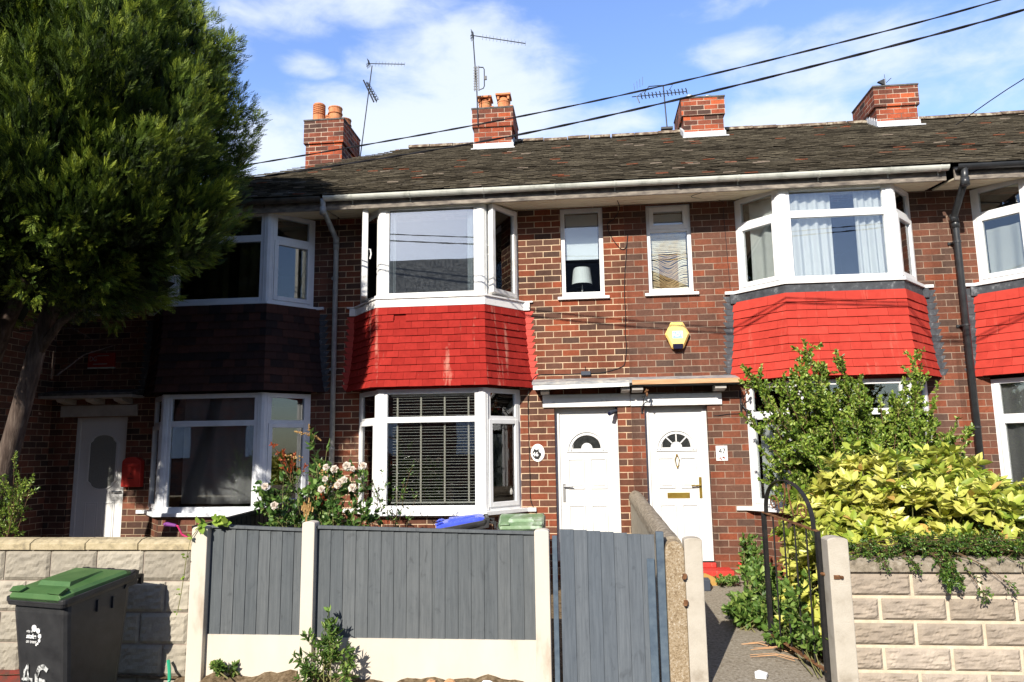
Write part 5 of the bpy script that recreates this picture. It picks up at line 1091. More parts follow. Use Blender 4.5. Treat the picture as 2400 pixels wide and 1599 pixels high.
# ------------------------------------------------------------------ wheelie bins
def wheelie_bin(label, base, ang, Wd, Dp, Hh, body, lid, lidlift=0., logo=False, group=None):
    t = thing('wheelie_bin', label, 'wheelie bin', base, group)
    X = Matrix.Translation(base) @ Matrix.Rotation(ang, 4, 'Z'); hr = Hh-.135
    def B(m, name, mat, par, **k): return m.build(name, mat, par, xf=X, **k)
    def rr(w, d, y0, z, c=.05, n=3):                          # rounded rectangle ring of points
        P = []
        for cx, cy, a in ((w/2-c, d/2-c, 0), (-w/2+c, d/2-c, 90), (-w/2+c, -d/2+c, 180), (w/2-c, -d/2+c, 270)):
            for i in range(n+1): q = math.radians(a+90*i/n); P.append((cx+c*math.cos(q), y0+cy+c*math.sin(q), z))
        return P
    def loft(m, rings):
        n = len(rings[0]); V = sum(rings, []); F = [(j*n+i, j*n+(i+1) % n, (j+1)*n+(i+1) % n, (j+1)*n+i) for j in range(len(rings)-1) for i in range(n)]
        F += [tuple(range(n-1, -1, -1)), tuple((len(rings)-1)*n+i for i in range(n))]; m.add(V, F)
    m = MB(); loft(m, [rr(Wd*.76, Dp*.70, .04, .06), rr(Wd*.90, Dp*.90, .01, hr-.10), [(x, y, z+.10*(y+Dp/2)/Dp) for x, y, z in rr(Wd*.90, Dp*.90, .01, hr-.045)]]); bd = B(m, 'body', body, t)
    sl = .10; tl_ = lambda P: [(x, y, z+sl*(y+Dp/2)/Dp) for x, y, z in P]
    m = MB(); loft(m, [tl_(q) for q in (rr(Wd*.96, Dp*.97, 0, hr-.05, .03), rr(Wd*.985, Dp*.985, 0, hr-.028, .03), rr(Wd*.985, Dp*.985, 0, hr-.024, .03), rr(Wd*1.0, Dp, 0, hr-.02, .03), rr(Wd*1.0, Dp, 0, hr+.012, .03))])
    for sx in (-1, 1):
        for yy in (-.02, .12): m.box(sx*Wd*.455-.012, sx*Wd*.455+.012, yy, yy+.02, hr-.13, hr-.04)
    B(m, 'rim', body, bd, bevel=.004)
    m = MB()
    def lz(y): return hr+.016+sl*(y+Dp/2)/Dp
    W2 = Wd*.955
    V = []
    for y, wd, dz in ((-Dp/2-.0, .86, 0), (-Dp/2+.005, .9, .03), (-Dp/2+.10, .97, .042), (Dp/2-.09, 1.0, .040), (Dp/2-.03, .96, .02)):
        for x, e in ((-.5, -.022), (-.46, 0.0), (.46, 0.0), (.5, -.022)): V.append((x*W2*wd, y, lz(y)+dz+e))
    F = [(j*4+i, j*4+i+1, (j+1)*4+i+1, (j+1)*4+i) for j in range(4) for i in range(3)]; m.add(V, F)
    nV = len(V); V2 = [(x, y, lz(y)-.004) for x, y, z in V]; m.add(V2, [tuple(reversed(f)) for f in F])
    m.add([V[0], V[1], V[2], V[3], V2[0], V2[3]], [(0, 4, 5, 3, 2, 1)])
    for j in range(4): m.add([V[j*4], V[(j+1)*4], V2[(j+1)*4], V2[j*4]], [(0, 1, 2, 3)]); m.add([V[j*4+3], V2[j*4+3], V2[(j+1)*4+3], V[(j+1)*4+3]], [(0, 1, 2, 3)])
    P = [(-.30, -.28), (.30, -.28), (.18, .30), (-.18, .30)]; Q = [(-.26, -.24), (.26, -.24), (.15, .26), (-.15, .26)]
    lo = [(x*W2, y*Dp, lz(y*Dp)+.03) for x, y in P]; hi = [(x*W2, y*Dp, lz(y*Dp)+.072-.02*(y > 0)) for x, y in Q]
    m.add(lo+hi, [(4, 5, 6, 7)]+[(i, (i+1) % 4, 4+(i+1) % 4, 4+i) for i in range(4)])
    for sx in (-1, 1):                                        # front grips
        m.extrude([(sx*W2*.24, -Dp/2+.005, hr+.05), (sx*W2*.44, -Dp/2+.01, hr+.045), (sx*W2*.46, -Dp/2+.05, hr+.075), (sx*W2*.40, -Dp/2+.10, hr+.078), (sx*W2*.26, -Dp/2+.07, hr+.072)], (0, -.02, .012))
    ld = B(m, 'lid', lid, t, bevel=.003)
    m = MB(); m.tube([(-Wd*.42, Dp/2+.01, Hh-.025), (Wd*.42, Dp/2+.01, Hh-.025)], .021, 10)
    for x in (-.42, -.03, .03, .42): m.tube([(x*Wd-.012, Dp/2+.01, Hh-.025), (x*Wd+.012, Dp/2+.01, Hh-.025)], .026, 10)
    for sx in (-1, 1):
        m.extrude([(sx*Wd*.47, Dp/2-.10, hr), (sx*Wd*.47, Dp/2+.02, hr+.02), (sx*Wd*.47, Dp/2+.035, Hh-.01), (sx*Wd*.47, Dp/2-.005, Hh-.0), (sx*Wd*.47, Dp/2-.05, lz(Dp/2-.05))], (-sx*.02, 0, 0))
        m.box(sx*Wd*.40-.015, sx*Wd*.40+.015, Dp/2, Dp/2+.10, Hh-.075, Hh-.05); m.box(sx*Wd*.40-.018, sx*Wd*.40+.018, Dp/2+.085, Dp/2+.11, Hh-.13, Hh-.05)
    m.tube([(-Wd*.42, Dp/2+.098, Hh-.12), (Wd*.42, Dp/2+.098, Hh-.12)], .014, 8); B(m, 'handle', body, t)
    for sx in (-1, 1):
        m = MB(); m.tube([(sx*Wd*.40-.022, Dp*.34, .10), (sx*Wd*.40+.022, Dp*.34, .10)], .10, 20); w = B(m, 'wheel', 'rubber', t)
    if logo:
        yf = lambda z: .01-Dp*.45+.004+(.04-.01+(.45-.35)*Dp)*(hr-.10-z)/(hr-.16)*1.0-.010
        til = math.atan2((.03+.10*Dp), hr-.16)
        E = (Matrix.Rotation(ang, 4, 'Z') @ Euler((math.pi/2+til*-1, 0, 0)).to_matrix().to_4x4()).to_euler()
        def put(body_, size, x, z, sx=1., bold=0): return text_part('lettering', body_, size, X @ Vector((x, yf(z), z)), E, 'white_ink', t, .001, sx=sx, bold=bold)
        put('city of', .026, -.085, .700); put('stoke', .046, -.070, .662, bold=.0012); put('on trent', .034, -.073, .622, .95)
        for x, z, r in ((-.038, .724, .025), (.002, .707, .019), (.016, .668, .017), (.010, .634, .012), (-.008, .612, .009), (-.024, .600, .007)):
            m = MB(); c = Vector((x, yf(z)+.002, z)); n = 20; m.extrude([(x+r*math.cos(2*math.pi*i/n), yf(z+r*math.sin(2*math.pi*i/n))+.004, z+r*math.sin(2*math.pi*i/n)) for i in range(n)], (0, -.005, 0)); B(m, 'logo_dot', 'white_ink', t)
        m = MB()
        def stroke(P, w):
            for a, b in zip(P[:-1], P[1:]):
                a, b = Vector((a[0], 0, a[1])), Vector((b[0], 0, b[1])); d = (b-a).normalized(); q = Vector((-d.z, 0, d.x))*w; pts = [a-q*random.uniform(.7, 1.2)-d*.006, b-q*random.uniform(.7, 1.2)+d*.006, b+q*random.uniform(.7, 1.2)+d*.006, a+q*random.uniform(.7, 1.2)-d*.006]
                m.extrude([(p.x, yf(p.z)+.002, p.z) for p in pts], (0, -.004, 0))
        stroke([(-.17, .33), (-.15, .40), (-.115, .445), (-.12, .35), (-.125, .26)], .010); stroke([(-.18, .34), (-.08, .335)], .011)
        stroke([(.08, .42), (.045, .445), (.0, .43), (-.03, .37), (-.035, .30), (-.015, .25), (.04, .24), (.07, .28), (.05, .33), (.0, .34)], .017); B(m, 'painted_number', 'chalk', t)
    return t
wheelie_bin('black wheelie bin with green lid on the pavement against the pale block wall', Vector((-4.385, -4.172, -.15)), math.radians(-13.9), .62, .66, 1.075, 'binblack', 'bingreen', logo=True)
wheelie_bin('wheelie bin with blue lid showing just above the grey fence', Vector((-1.80, -.95, .13)), math.radians(-80), .55, .60, .95, 'binblack', 'binblue', group='bins behind the fence')
wheelie_bin('wheelie bin with chalky green lid showing above the grey fence beside the cable foot', Vector((-1.07, -.95, .13)), math.radians(3), .57, .60, .95, 'binblack', 'bingreen2', group='bins behind the fence')
BK = thing('bicycle', 'pink child bicycle with a purple handlebar grip poking above the pale block wall', 'bicycle', (-5.0, -1.5, .15))
k = MB(); k.tube([(-5.15, -1.52, 1.045), (-5.08, -1.5, 1.03), (-5.04, -1.47, .93), (-4.96, -1.45, .88), (-4.90, -1.42, .93), (-4.86, -1.42, 1.06)], .012, 8); k.build('handlebar', 'pinkmetal', BK)
k = MB(); k.tube([(-5.21, -1.525, 1.055), (-5.10, -1.505, 1.035)], [.026, .018], 10); k.lathe([(.01, 1.03), (.03, 1.05), (.03, 1.06), (.01, 1.075)], (-5.215, -1.525, 0), 10); k.build('grip', 'purple', BK)
k = MB(); k.tube([(-4.97, -1.45, .9), (-4.95, -1.42, .40)], .016, 8); k.tube([(-4.97, -1.45, .8), (-4.92, -.95, .45), (-4.9, -.7, .7)], .016, 8); k.tube([(-4.92, -.95, .45), (-4.9, -.6, .40)], .012, 8); k.build('bike_frame', 'pinkmetal', BK)
for yy in (-1.42, -.6):
    k = MB(); P = [(-4.93, yy+.24*math.cos(q), .40+.24*math.sin(q)) for q in [2*math.pi*i/24 for i in range(25)]]; k.tube(P, .02, 8); k.build('wheel', 'rubber', BK)
k = MB(); k.box(-4.97, -4.83, -.82, -.60, .70, .75); k.build('saddle', 'purple', BK, bevel=.015)
k = MB(); k.extrude([(1.02, -.52, .20), (1.30, -.50, .20), (1.22, -.50, .30), (1.12, -.50, .345), (1.03, -.51, .35)], (0, .02, 0)); tag(k.build('plywood_offcut', 'yellowply'), 'ochre plywood offcut leaning by the red doorstep', 'offcut')
k = MB(); k.box(1.02, 1.13, -.78, -.62, .19, .32); tag(k.build('plastic_tub', 'slate_box', bevel=.008), 'small slate-grey tub on the path near the red doorstep', 'tub')
wire('garden_hose', [(-3.85, -3.66, .14), (-3.80, -3.72, .05), (-3.78, -3.78, -.02), (-3.9, -3.85, -.12), (-4.0, -3.88, -.13)], .014, 'short end of green hose beside the first concrete fence post', 'hose', 'hose')
k = MB(); k.extrude([(1.01, -3.56, .045), (1.09, -3.58, .045), (1.12, -3.51, .05), (1.06, -3.47, .06), (1.02, -3.49, .05)], (0, 0, .025)); tag(k.build('paper_scrap', 'litter'), 'crumpled white paper scrap on the path by the iron gate', 'litter')
# ------------------------------------------------------------------ soil bank and rubble at the fence foot
def bank():
    V = []; F = []; nx, ny = 60, 8
    for j in range(ny+1):
        for i in range(nx+1):
            x = -3.75+3.3*i/nx; t = j/ny; y = -3.69-.75*t
            h = (.055+.02*math.sin(x*4)+.018*math.sin(x*11+1)+.012*math.sin(x*27))*min(1, (x+3.80)/.25)*min(1, (-.35-x)/.5)*(1 if x < -2.2 else .8)
            V.append((x, y, -.155+(h+.155)*(1-t)**1.6+random.uniform(-.008, .008)*(t < .9)))
    for j in range(ny):
        for i in range(nx): a = j*(nx+1)+i; F.append((a, a+nx+1, a+nx+2, a+1))
    m = MB(); m.add(V, F); tag(m.build('soil_bank', 'soil', smooth=True), kind='structure')
bank()
def lump(x, y, z, s, mat, label, name='rubble', group='rubble at the fence foot'):
    m = MB(); n = 7; V = []
    for zz, r in ((0, .9), (.5, 1.1), (.95, .6)):
        for i in range(n): q = 2*math.pi*i/n; V.append((x+s*r*math.cos(q)*random.uniform(.75, 1.2), y+s*.7*r*math.sin(q)*random.uniform(.75, 1.2), z+s*zz*random.uniform(.8, 1.1)))
    m.add(V, [(i+n*j, (i+1) % n+n*j, (i+1) % n+n*(j+1), i+n*(j+1)) for j in range(2) for i in range(n)]+[tuple(range(2*n, 3*n)), tuple(range(n-1, -1, -1))])
    tag(m.build(name, mat), label, 'rubble', group)
lump(-1.55, -3.80, .02, .045, 'rawwood', 'small buff brick chip at the foot of the wide fence panel'); lump(-1.40, -3.79, .02, .05, 'rawwood', 'larger buff brick chip at the foot of the wide fence panel')
lump(-1.10, -3.80, .01, .055, 'litter', 'left white plaster lump at the foot of the wide fence panel'); lump(-.96, -3.82, .01, .05, 'litter', 'right white plaster lump at the foot of the wide fence panel')
# ------------------------------------------------------------------ plants
def rnd(n, *sh): return RNG.random((n,)+sh)
def twig_tubes(m, P, r): m.tube(P, r, 5, cap=False)
def bush(par, base, tips, leafmat, lsize, twigs, per, tl, spread=.8, upw=.6, stem='twig', r0=.012, t0=.3, width=.45, curve=.25, name='foliage', seg_n=8, tint=None):
    """branches curve from the base to every tip; side twigs carry single leaves"""
    st = MB(); LP, LD = [], []
    for tip in tips:
        a = np.array(base[RNG.integers(len(base))], float)+RNG.normal(size=3)*np.array([.04, .04, 0]); b = np.array(tip, float)
        c = (a+b)/2+np.array([0, 0, curve*np.linalg.norm(b-a)*.5])+RNG.normal(size=3)*.05*np.linalg.norm(b-a)
        t = np.linspace(0, 1, seg_n)[:, None]; pts = (1-t)**2*a+2*t*(1-t)*c+t**2*b
        twig_tubes(st, [tuple(p) for p in pts], [r0*(1-.75*i/(seg_n-1)) for i in range(seg_n)])
        for k in range(twigs):
            q = t0+(1-t0)*RNG.random()**.8 if k else .97; p = (1-q)**2*a+2*q*(1-q)*c+q**2*b; d0 = 2*(1-q)*(c-a)+2*q*(b-c); d0 /= max(1e-6, np.linalg.norm(d0))
            d = d0*(.7 if k else 1.)+RNG.normal(size=3)*spread*(1 if k else .15)+np.array([0, 0, upw]); d /= np.linalg.norm(d); ln = tl*(.5+.7*RNG.random()); e = p+d*ln
            twig_tubes(st, [tuple(p), tuple(p+d*ln*.5+RNG.normal(size=3)*.01), tuple(e)], [r0*.35, r0*.25, r0*.15])
            u = RNG.random(per)**.8; LP.append(p+d*(u[:, None]*ln)); LD.append(d*.75+RNG.normal(size=(per, 3))*.62)
    P = np.concatenate(LP); D = np.concatenate(LD); T = RNG.random(len(P)) if tint is None else tint(P)
    V, F, T = leaves(P, D, lsize*(.6+.7*RNG.random(len(P))), width, .3, T)
    mesh_np(name, leafmat, V, F, T, par); st.build('branches', stem, par)
# green small-leaved bush in front of bay 47
GB = thing('garden_bush', 'tall loose small-leaved green bush covering the ground-floor bay under the bright red tiles', 'bush', (2.9, -1.15, .2))
tips = [(1.60, -1.2, 2.68), (1.70, -1.25, 2.55), (1.66, -1.2, 2.08), (1.78, -1.3, 2.3), (1.85, -1.2, 1.85), (2.29, -1.2, 2.95), (2.35, -1.15, 2.8), (2.22, -1.2, 2.7), (2.62, -1.2, 2.80), (2.72, -1.1, 2.62), (2.85, -1.2, 2.56), (3.47, -1.2, 2.80), (3.52, -1.15, 2.6), (3.45, -1.25, 2.45), (3.62, -1.2, 2.30), (3.92, -1.2, 1.95), (3.80, -1.2, 1.98), (3.75, -1.25, 1.75), (3.05, -1.2, 2.3), (3.2, -1.2, 2.25), (2.0, -1.2, 2.5), (2.1, -1.3, 2.62)]
for i in range(125):
    x = 1.8+2.0*random.random(); zt = 2.45-.55*((x-2.45)/1.3)**2 if x > 2.45 else 2.5-.3*abs(x-2.2); tips.append((x, -1.15+random.uniform(-.38, .30), 1.25+(zt-1.25)*random.random()**.7))
bush(GB, [(2.7, -1.15, .2), (3.0, -1.1, .2), (3.15, -1.2, .2), (2.85, -1.2, .9)], tips, 'boxleaf', .043, 22, 40, .21, .66, .45, t0=.34, curve=.12, width=.5)
# yellow aucuba over the right-hand wall
AU = thing('garden_bush', 'broad yellow variegated laurel bush overhanging the buff block wall', 'bush', (2.9, -2.6, .1))
def dome(n, cx, cy, cz, rx, ry, rz, zmin, jit=.08):
    q = RNG.random(n*3)*2*math.pi; w = RNG.random(n*3); z = 1-w*1.25; r = np.sqrt(np.clip(1-z*z, 0, 1)); z = np.clip(z, -.25, 1)
    P = np.stack([cx+rx*r*np.cos(q), cy+ry*r*np.sin(q), cz+rz*z], 1); Nn = unit(np.stack([r*np.cos(q)/rx, r*np.sin(q)/ry, z/rz], 1))
    lump = .5+.5*np.sin(P[:, 0]*5.1+1.3)*np.sin(P[:, 1]*6.3)+.3*np.sin(P[:, 2]*9+P[:, 0]*3); P = P+Nn*(lump[:, None]-.5)*jit*1.6+RNG.normal(size=P.shape)*jit*.45
    k = (P[:, 2] > zmin)*(P[:, 1] < cy+ry*.55); return P[k][:n], Nn[k][:n]
parts = []; stm = MB()
for (n, cx, cy, cz, rx, ry, rz, zm, layer) in ((700, 2.78, -2.55, .84, 1.02, .82, .88, .55, 1), (420, 3.65, -2.65, .60, .9, .75, .78, .5, 1), (190, 2.0, -2.75, .55, .42, .55, .62, .1, 1), (260, 2.78, -2.5, .75, .84, .66, .70, .4, 0), (90, 3.6, -2.6, .55, .75, .6, .62, .4, 0)):
    P, Nn = dome(n, cx, cy, cz, rx, ry, rz, zm, .13 if layer else .08); P = P[P[:, 1] < -1.75] if False else P
    for p, nn in zip(P, Nn):
        if p[1] < -3.50 and p[2] < 1.0: continue
        k = 8 if layer else 6; ax = nn*.65+np.array([0, 0, .75])+RNG.normal(size=3)*.25; ax /= np.linalg.norm(ax)
        rr_ = RNG.normal(size=3); s = np.cross(ax, rr_); s /= np.linalg.norm(s); t2 = np.cross(ax, s); ang = np.arange(k)*2.4+RNG.random()*6
        el = .15+.75*RNG.random(k); D = np.cos(ang)[:, None]*s*np.cos(el)[:, None]+np.sin(ang)[:, None]*t2*np.cos(el)[:, None]+ax*np.sin(el)[:, None]
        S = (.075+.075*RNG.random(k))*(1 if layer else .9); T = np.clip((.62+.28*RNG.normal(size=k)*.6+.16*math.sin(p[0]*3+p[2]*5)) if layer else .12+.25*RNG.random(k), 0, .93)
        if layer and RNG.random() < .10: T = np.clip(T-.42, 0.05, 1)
        T[RNG.random(k) < .02] = 1.
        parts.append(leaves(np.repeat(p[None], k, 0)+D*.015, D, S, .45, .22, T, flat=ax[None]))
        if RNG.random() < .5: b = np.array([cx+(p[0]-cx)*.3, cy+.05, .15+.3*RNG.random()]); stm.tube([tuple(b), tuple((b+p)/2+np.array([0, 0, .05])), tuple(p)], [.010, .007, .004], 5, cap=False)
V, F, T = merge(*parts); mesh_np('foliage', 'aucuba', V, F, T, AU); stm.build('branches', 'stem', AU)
# trailing cotoneaster on the coping
CR = thing('trailing_shrub', 'low dark-green cotoneaster trailing over the coping of the buff block wall', 'shrub', (2.6, -3.5, .95))
tips = []
for i in range(72): x = 1.80+1.9*random.random()+.0; tips.append((x, -3.52-.14*random.random(), .965+.11*random.random()+(.03 if 2.2 < x < 2.8 else 0)))
bush(CR, [(x, -3.30, .98) for x in np.arange(1.85, 3.9, .12)], tips, 'creeper', .021, 9, 22, .11, .7, .1, r0=.005, t0=.2, width=.5, curve=.2)
for (a, b, c, per) in (((2.47, -3.58, 1.02), (2.48, -3.72, .95), (2.46, -3.72, .80), 60), ((2.50, -3.58, 1.02), (2.56, -3.73, .96), (2.54, -3.72, .83), 60), ((2.53, -3.58, 1.02), (2.60, -3.74, .88), (2.73, -3.71, .70), 34), ((2.60, -3.58, 1.02), (2.74, -3.72, .92), (2.95, -3.70, .76), 26), ((2.20, -3.58, 1.0), (2.22, -3.68, .97), (2.26, -3.69, .92), 24), ((1.95, -3.58, 1.0), (1.98, -3.66, .97), (2.03, -3.67, .93), 20)):
    bush(CR, [a], [c]*(5 if per > 50 else 2), 'creeper', .023, 10, per//4, .07, .7, -.2, r0=.004, t0=.1, width=.5, curve=.35, name='foliage')
# weeds beside the path
def weed(par, base, n, hgt, rad, leaf, leafmat='weed', per=10, tw=6, stem='stem', width=.5):
    tips = [(base[0]+random.gauss(0, rad), base[1]+random.gauss(0, rad), base[2]+hgt*random.uniform(.45, 1.)) for _ in range(n)]
    bush(par, [base], tips, leafmat, leaf, tw, per, hgt*.22, .8, .3, stem, r0=.006, t0=.25, curve=.15, width=width)
W1 = thing('weed_clump', 'dense leafy green weeds growing through the open iron gate along the path', 'weeds', (1.5, -2.6, .1))
tips = []
for i in range(85):
    t = random.random(); y = -3.55+2.1*t; x = 1.30+.36*random.random()-.05*t; tips.append((x, y, .10+.60*random.random()**.8*(1-.1*t)))
bush(W1, [(1.55, y, .06) for y in np.arange(-3.5, -1.6, .2)], tips, 'weed', .060, 7, 9, .12, .8, .3, 'stem', r0=.005, t0=.2, width=.55, curve=.2)
W2 = thing('weed_clump', 'tall thin sapling weed at the far corner of the path by the red air brick', 'weeds', (1.45, -.8, .2)); weed(W2, (1.60, -.75, .2), 14, .55, .09, .055)
W3 = thing('weed_clump', 'low green weeds on the path in front of the red doorstep', 'weeds', (1.4, -.5, .2)); weed(W3, (1.36, -.50, .21), 16, .10, .10, .03)
W4 = thing('weed_clump', 'broad-leaved weed spilling onto the middle of the path', 'weeds', (1.2, -2.4, .1)); weed(W4, (1.22, -2.25, .1), 16, .26, .10, .075)
W5 = thing('weed_clump', 'upright sow-thistle weed in front of the second cream fence post', 'weeds', (-2.40, -3.85, .03))
tips = [(-2.38, -3.86, .52), (-2.34, -3.87, .47), (-2.42, -3.85, .45), (-2.37, -3.88, .40), (-2.55, -3.86, .36), (-2.20, -3.87, .22), (-2.26, -3.9, .28), (-2.6, -3.87, .20), (-2.5, -3.9, .14), (-2.22, -3.9, .12), (-2.55, -3.9, .10), (-2.32, -3.9, .32)]
bush(W5, [(-2.42, -3.83, .03)], tips, 'weed', .062, 8, 8, .08, .75, .2, 'stem', r0=.006, t0=.35, width=.32, curve=.2)
W6 = thing('weed_clump', 'tiny weed at the foot of the narrow fence panel', 'weeds', (-3.32, -3.78, .06)); weed(W6, (-3.30, -3.77, .06), 9, .10, .06, .04)
DS = thing('dry_stalks', 'dry straw-coloured stalks lying across the path beside the weeds', 'stalks', (1.2, -2.9, .1))
k = MB()
for i in range(9): x, yy = 1.0+.25*random.random(), -3.1+.5*random.random(); k.tube([(x, yy, .075), (x+.2, yy-.03, .10), (x+.34, yy-.12, .08)], .003, 4)
k.build('stalk', 'rawwood', DS)
# rose bush and its neighbours behind the fence
RO = thing('rose_bush', 'climbing rose bush with pale pink blooms and red young shoots behind the fence', 'rose bush', (-3.1, -2.3, .15))
tips = [(-3.70, -2.3, 1.52), (-3.60, -2.3, 1.55), (-3.55, -2.35, 1.35), (-3.45, -2.3, 1.66), (-3.4, -2.3, 1.45), (-3.3, -2.35, 1.60), (-3.2, -2.3, 1.45), (-3.55, -2.3, 1.15), (-3.5, -2.4, 1.2), (-3.1, -2.35, 1.5), (-3.0, -2.3, 1.6), (-2.95, -2.3, 1.66), (-2.87, -2.3, 1.62), (-2.8, -2.35, 1.5), (-2.72, -2.3, 1.64), (-2.62, -2.3, 1.62), (-2.6, -2.35, 1.45), (-2.55, -2.3, 1.3), (-2.7, -2.35, 1.3), (-2.9, -2.4, 1.3), (-3.1, -2.4, 1.25), (-3.3, -2.4, 1.2), (-2.5, -2.3, 1.15), (-2.75, -2.3, 1.15), (-3.0, -2.35, 1.15), (-2.64, -2.2, 1.05), (-3.65, -2.35, 1.40)]
bush(RO, [(-3.2, -2.3, .15), (-2.9, -2.25, .15), (-3.35, -2.35, .15)], tips+[(a+random.uniform(-.08, .08), b+random.uniform(-.15, .2), c-random.uniform(.05, .3)) for a, b, c in tips], 'roseleaf', .062, 8, 7, .14, .8, .15, 'stem', r0=.008, t0=.45, width=.62, curve=.2)
shoots = [((-3.42, -2.3, 1.62), (-3.58, -2.32, 1.92)), ((-3.38, -2.3, 1.6), (-3.36, -2.3, 1.80)), ((-3.4, -2.3, 1.6), (-3.47, -2.3, 1.83)), ((-3.3, -2.3, 1.55), (-3.25, -2.3, 1.70)), ((-3.05, -2.38, 1.3), (-3.0, -2.4, 1.42)), ((-3.42, -2.3, 1.55), (-3.38, -2.32, 1.72))]
for a, b in shoots: bush(RO, [a], [b]*2, 'redshoot', .034, 3, 7, .06, .7, .3, 'twig', r0=.004, t0=.3, width=.4, name='red_foliage', seg_n=5)
def rose(par, c, r):
    c = np.array(c, float); parts = []; ax = unit(np.array([.1+.3*RNG.normal(), -1, .35]))
    for ring_, (n, el, s) in enumerate(((6, .15, 1.), (6, .55, .95), (5, .95, .8), (4, 1.25, .6))):
        a = np.cross(ax, np.array([0, 0, 1.])); a /= np.linalg.norm(a); b = np.cross(ax, a); q = np.arange(n)*2*math.pi/n+ring_*.5+RNG.random()
        D = np.cos(q)[:, None]*a*math.cos(el)+np.sin(q)[:, None]*b*math.cos(el)+ax*math.sin(el); parts.append(leaves(np.repeat(c[None], n, 0), D, r*s, 1.15, .35, RNG.random(n), flat=ax[None]))
    V, F, T = merge(*parts); mesh_np('flower', 'petal', V, F, T, par)
for c in ((-2.96, -2.42, 1.71), (-2.87, -2.42, 1.69), (-2.74, -2.42, 1.72), (-2.68, -2.42, 1.69), (-2.57, -2.40, 1.72), (-2.99, -2.46, 1.49), (-2.82, -2.46, 1.53), (-2.67, -2.44, 1.50), (-2.97, -2.42, 1.59), (-2.80, -2.44, 1.56), (-2.76, -2.44, 1.58), (-3.62, -2.4, 1.52), (-3.47, -2.5, 1.33)): rose(RO, c, random.uniform(.034, .052))
k = MB()
for i in range(26): x, z = -3.12+random.gauss(0, .035), 1.24+random.gauss(0, .06); k.cur = random.random(); k.extrude([(x-.008, -2.52, z), (x+.006, -2.525, z-.005), (x+.012, -2.52, z+.045), (x-.002, -2.53, z+.05)], (0, .006, 0))
k.build('dried_cluster', 'deadhead', RO)
k = MB()
for c in ((-3.28, -2.35, 1.82), (-3.34, -2.35, 1.83), (-3.4, -2.35, 1.82), (-2.86, -2.36, 1.6), (-2.82, -2.36, 1.63), (-3.0, -2.36, 1.68), (-3.05, -2.36, 1.73), (-3.02, -2.36, 1.64), (-2.95, -2.36, 1.56), (-2.9, -2.36, 1.53)):
    for j in range(5): k.cur = random.random(); x, y, z = c[0]+random.gauss(0, .022), c[1], c[2]+random.gauss(0, .022); k.lathe([(.002, z-.009), (.009, z-.003), (.008, z+.006), (.002, z+.01)], (x, y, 0), 6)
k.build('dried_cluster', 'deadhead', RO)
BU = thing('buddleia', 'tall buddleia stem with brown spent flower spikes rising above the roses', 'shrub', (-3.12, -2.2, .15))
bush(BU, [(-3.05, -2.2, .6)], [(-3.2, -2.25, 2.05), (-3.16, -2.25, 1.95), (-3.02, -2.25, 1.9), (-3.1, -2.25, 1.75), (-3.18, -2.25, 1.65)], 'roseleaf', .105, 9, 4, .07, .6, .1, 'stem', r0=.010, t0=.45, width=.30, curve=.03)
k = MB()
for a, b in (((-3.21, -2.25, 2.05), (-3.215, -2.27, 2.16)), ((-3.23, -2.25, 2.06), (-3.37, -2.28, 2.09)), ((-3.17, -2.25, 2.05), (-3.08, -2.27, 1.99))):
    a, b = Vector(a), Vector(b)
    for i in range(34): p = a.lerp(b, i/33); k.cur = random.random(); q = Vector((random.gauss(0, .012), random.gauss(0, .012), random.gauss(0, .012)))*(1.15-i/33); k.lathe([(.001, p.z+q.z-.008), (.008, p.z+q.z), (.001, p.z+q.z+.008)], (p.x+q.x, p.y+q.y, 0), 5)
k.build('flower_spike', 'deadhead', BU)
SPN = thing('spindly_shrub', 'thin leggy shrub with yellowing tips in front of the venetian-blind window', 'shrub', (-2.45, -1.6, .15))
bush(SPN, [(-2.45, -1.6, .3), (-2.5, -1.6, .3)], [(-2.27, -1.6, 1.66), (-2.34, -1.62, 1.5), (-2.42, -1.6, 1.42), (-2.5, -1.6, 1.3), (-2.2, -1.6, 1.35), (-2.66, -1.6, 1.35), (-2.6, -1.6, 1.6), (-2.72, -1.55, 1.5)], 'roseleaf', .042, 9, 4, .10, .7, .3, 'twig', r0=.006, t0=.3, width=.4)
W7 = thing('dried_stalk', 'dark feathery seed stalks rising in front of the left edge of the blind window', 'stalks', (-2.78, -1.9, .2))
bush(W7, [(-2.7, -1.9, .3), (-2.6, -1.9, .3)], [(-2.83, -1.9, 1.95), (-2.8, -1.9, 1.75), (-2.74, -1.9, 1.6), (-2.62, -1.9, 1.5), (-2.55, -1.9, 1.45)], 'twig_leaf', .018, 12, 7, .07, .5, .5, 'twig', r0=.004, t0=.45, width=.4)
# vine on the first post
VI = thing('vine', 'bright green vine creeping over the top of the first cream fence post', 'vine', (-3.6, -3.7, .5))
vp = [(-3.36, -3.72, 1.285), (-3.45, -3.735, 1.30), (-3.56, -3.76, 1.27), (-3.64, -3.775, 1.16), (-3.67, -3.775, 1.0), (-3.69, -3.765, .85), (-3.71, -3.76, .70), (-3.735, -3.755, .56)]
k = MB(); k.tube(vp, .0035, 5); k.build('vine_stem', 'stem', VI)
P, D, S = [], [], []
for i, p in enumerate(vp):
    for j in range(7 if i < 3 else 4): P.append(np.array(p)+RNG.normal(size=3)*.012); D.append(np.array([RNG.normal()*.8, -.6, .2+RNG.normal()*.6])); S.append((.095 if i < 3 else .055)*(.6+.5*RNG.random())*(1-.06*i))
V, F, T = leaves(np.array(P), np.array(D), np.array(S), .6, .2, None, flat=np.array([[0, -1., .4]])); mesh_np('foliage', 'vine', V, F, T, VI)
LS = thing('garden_bush', 'sunlit yellow-green conifer bush at the left edge under the leaning trunk', 'bush', (-5.85, -3.2, .1))
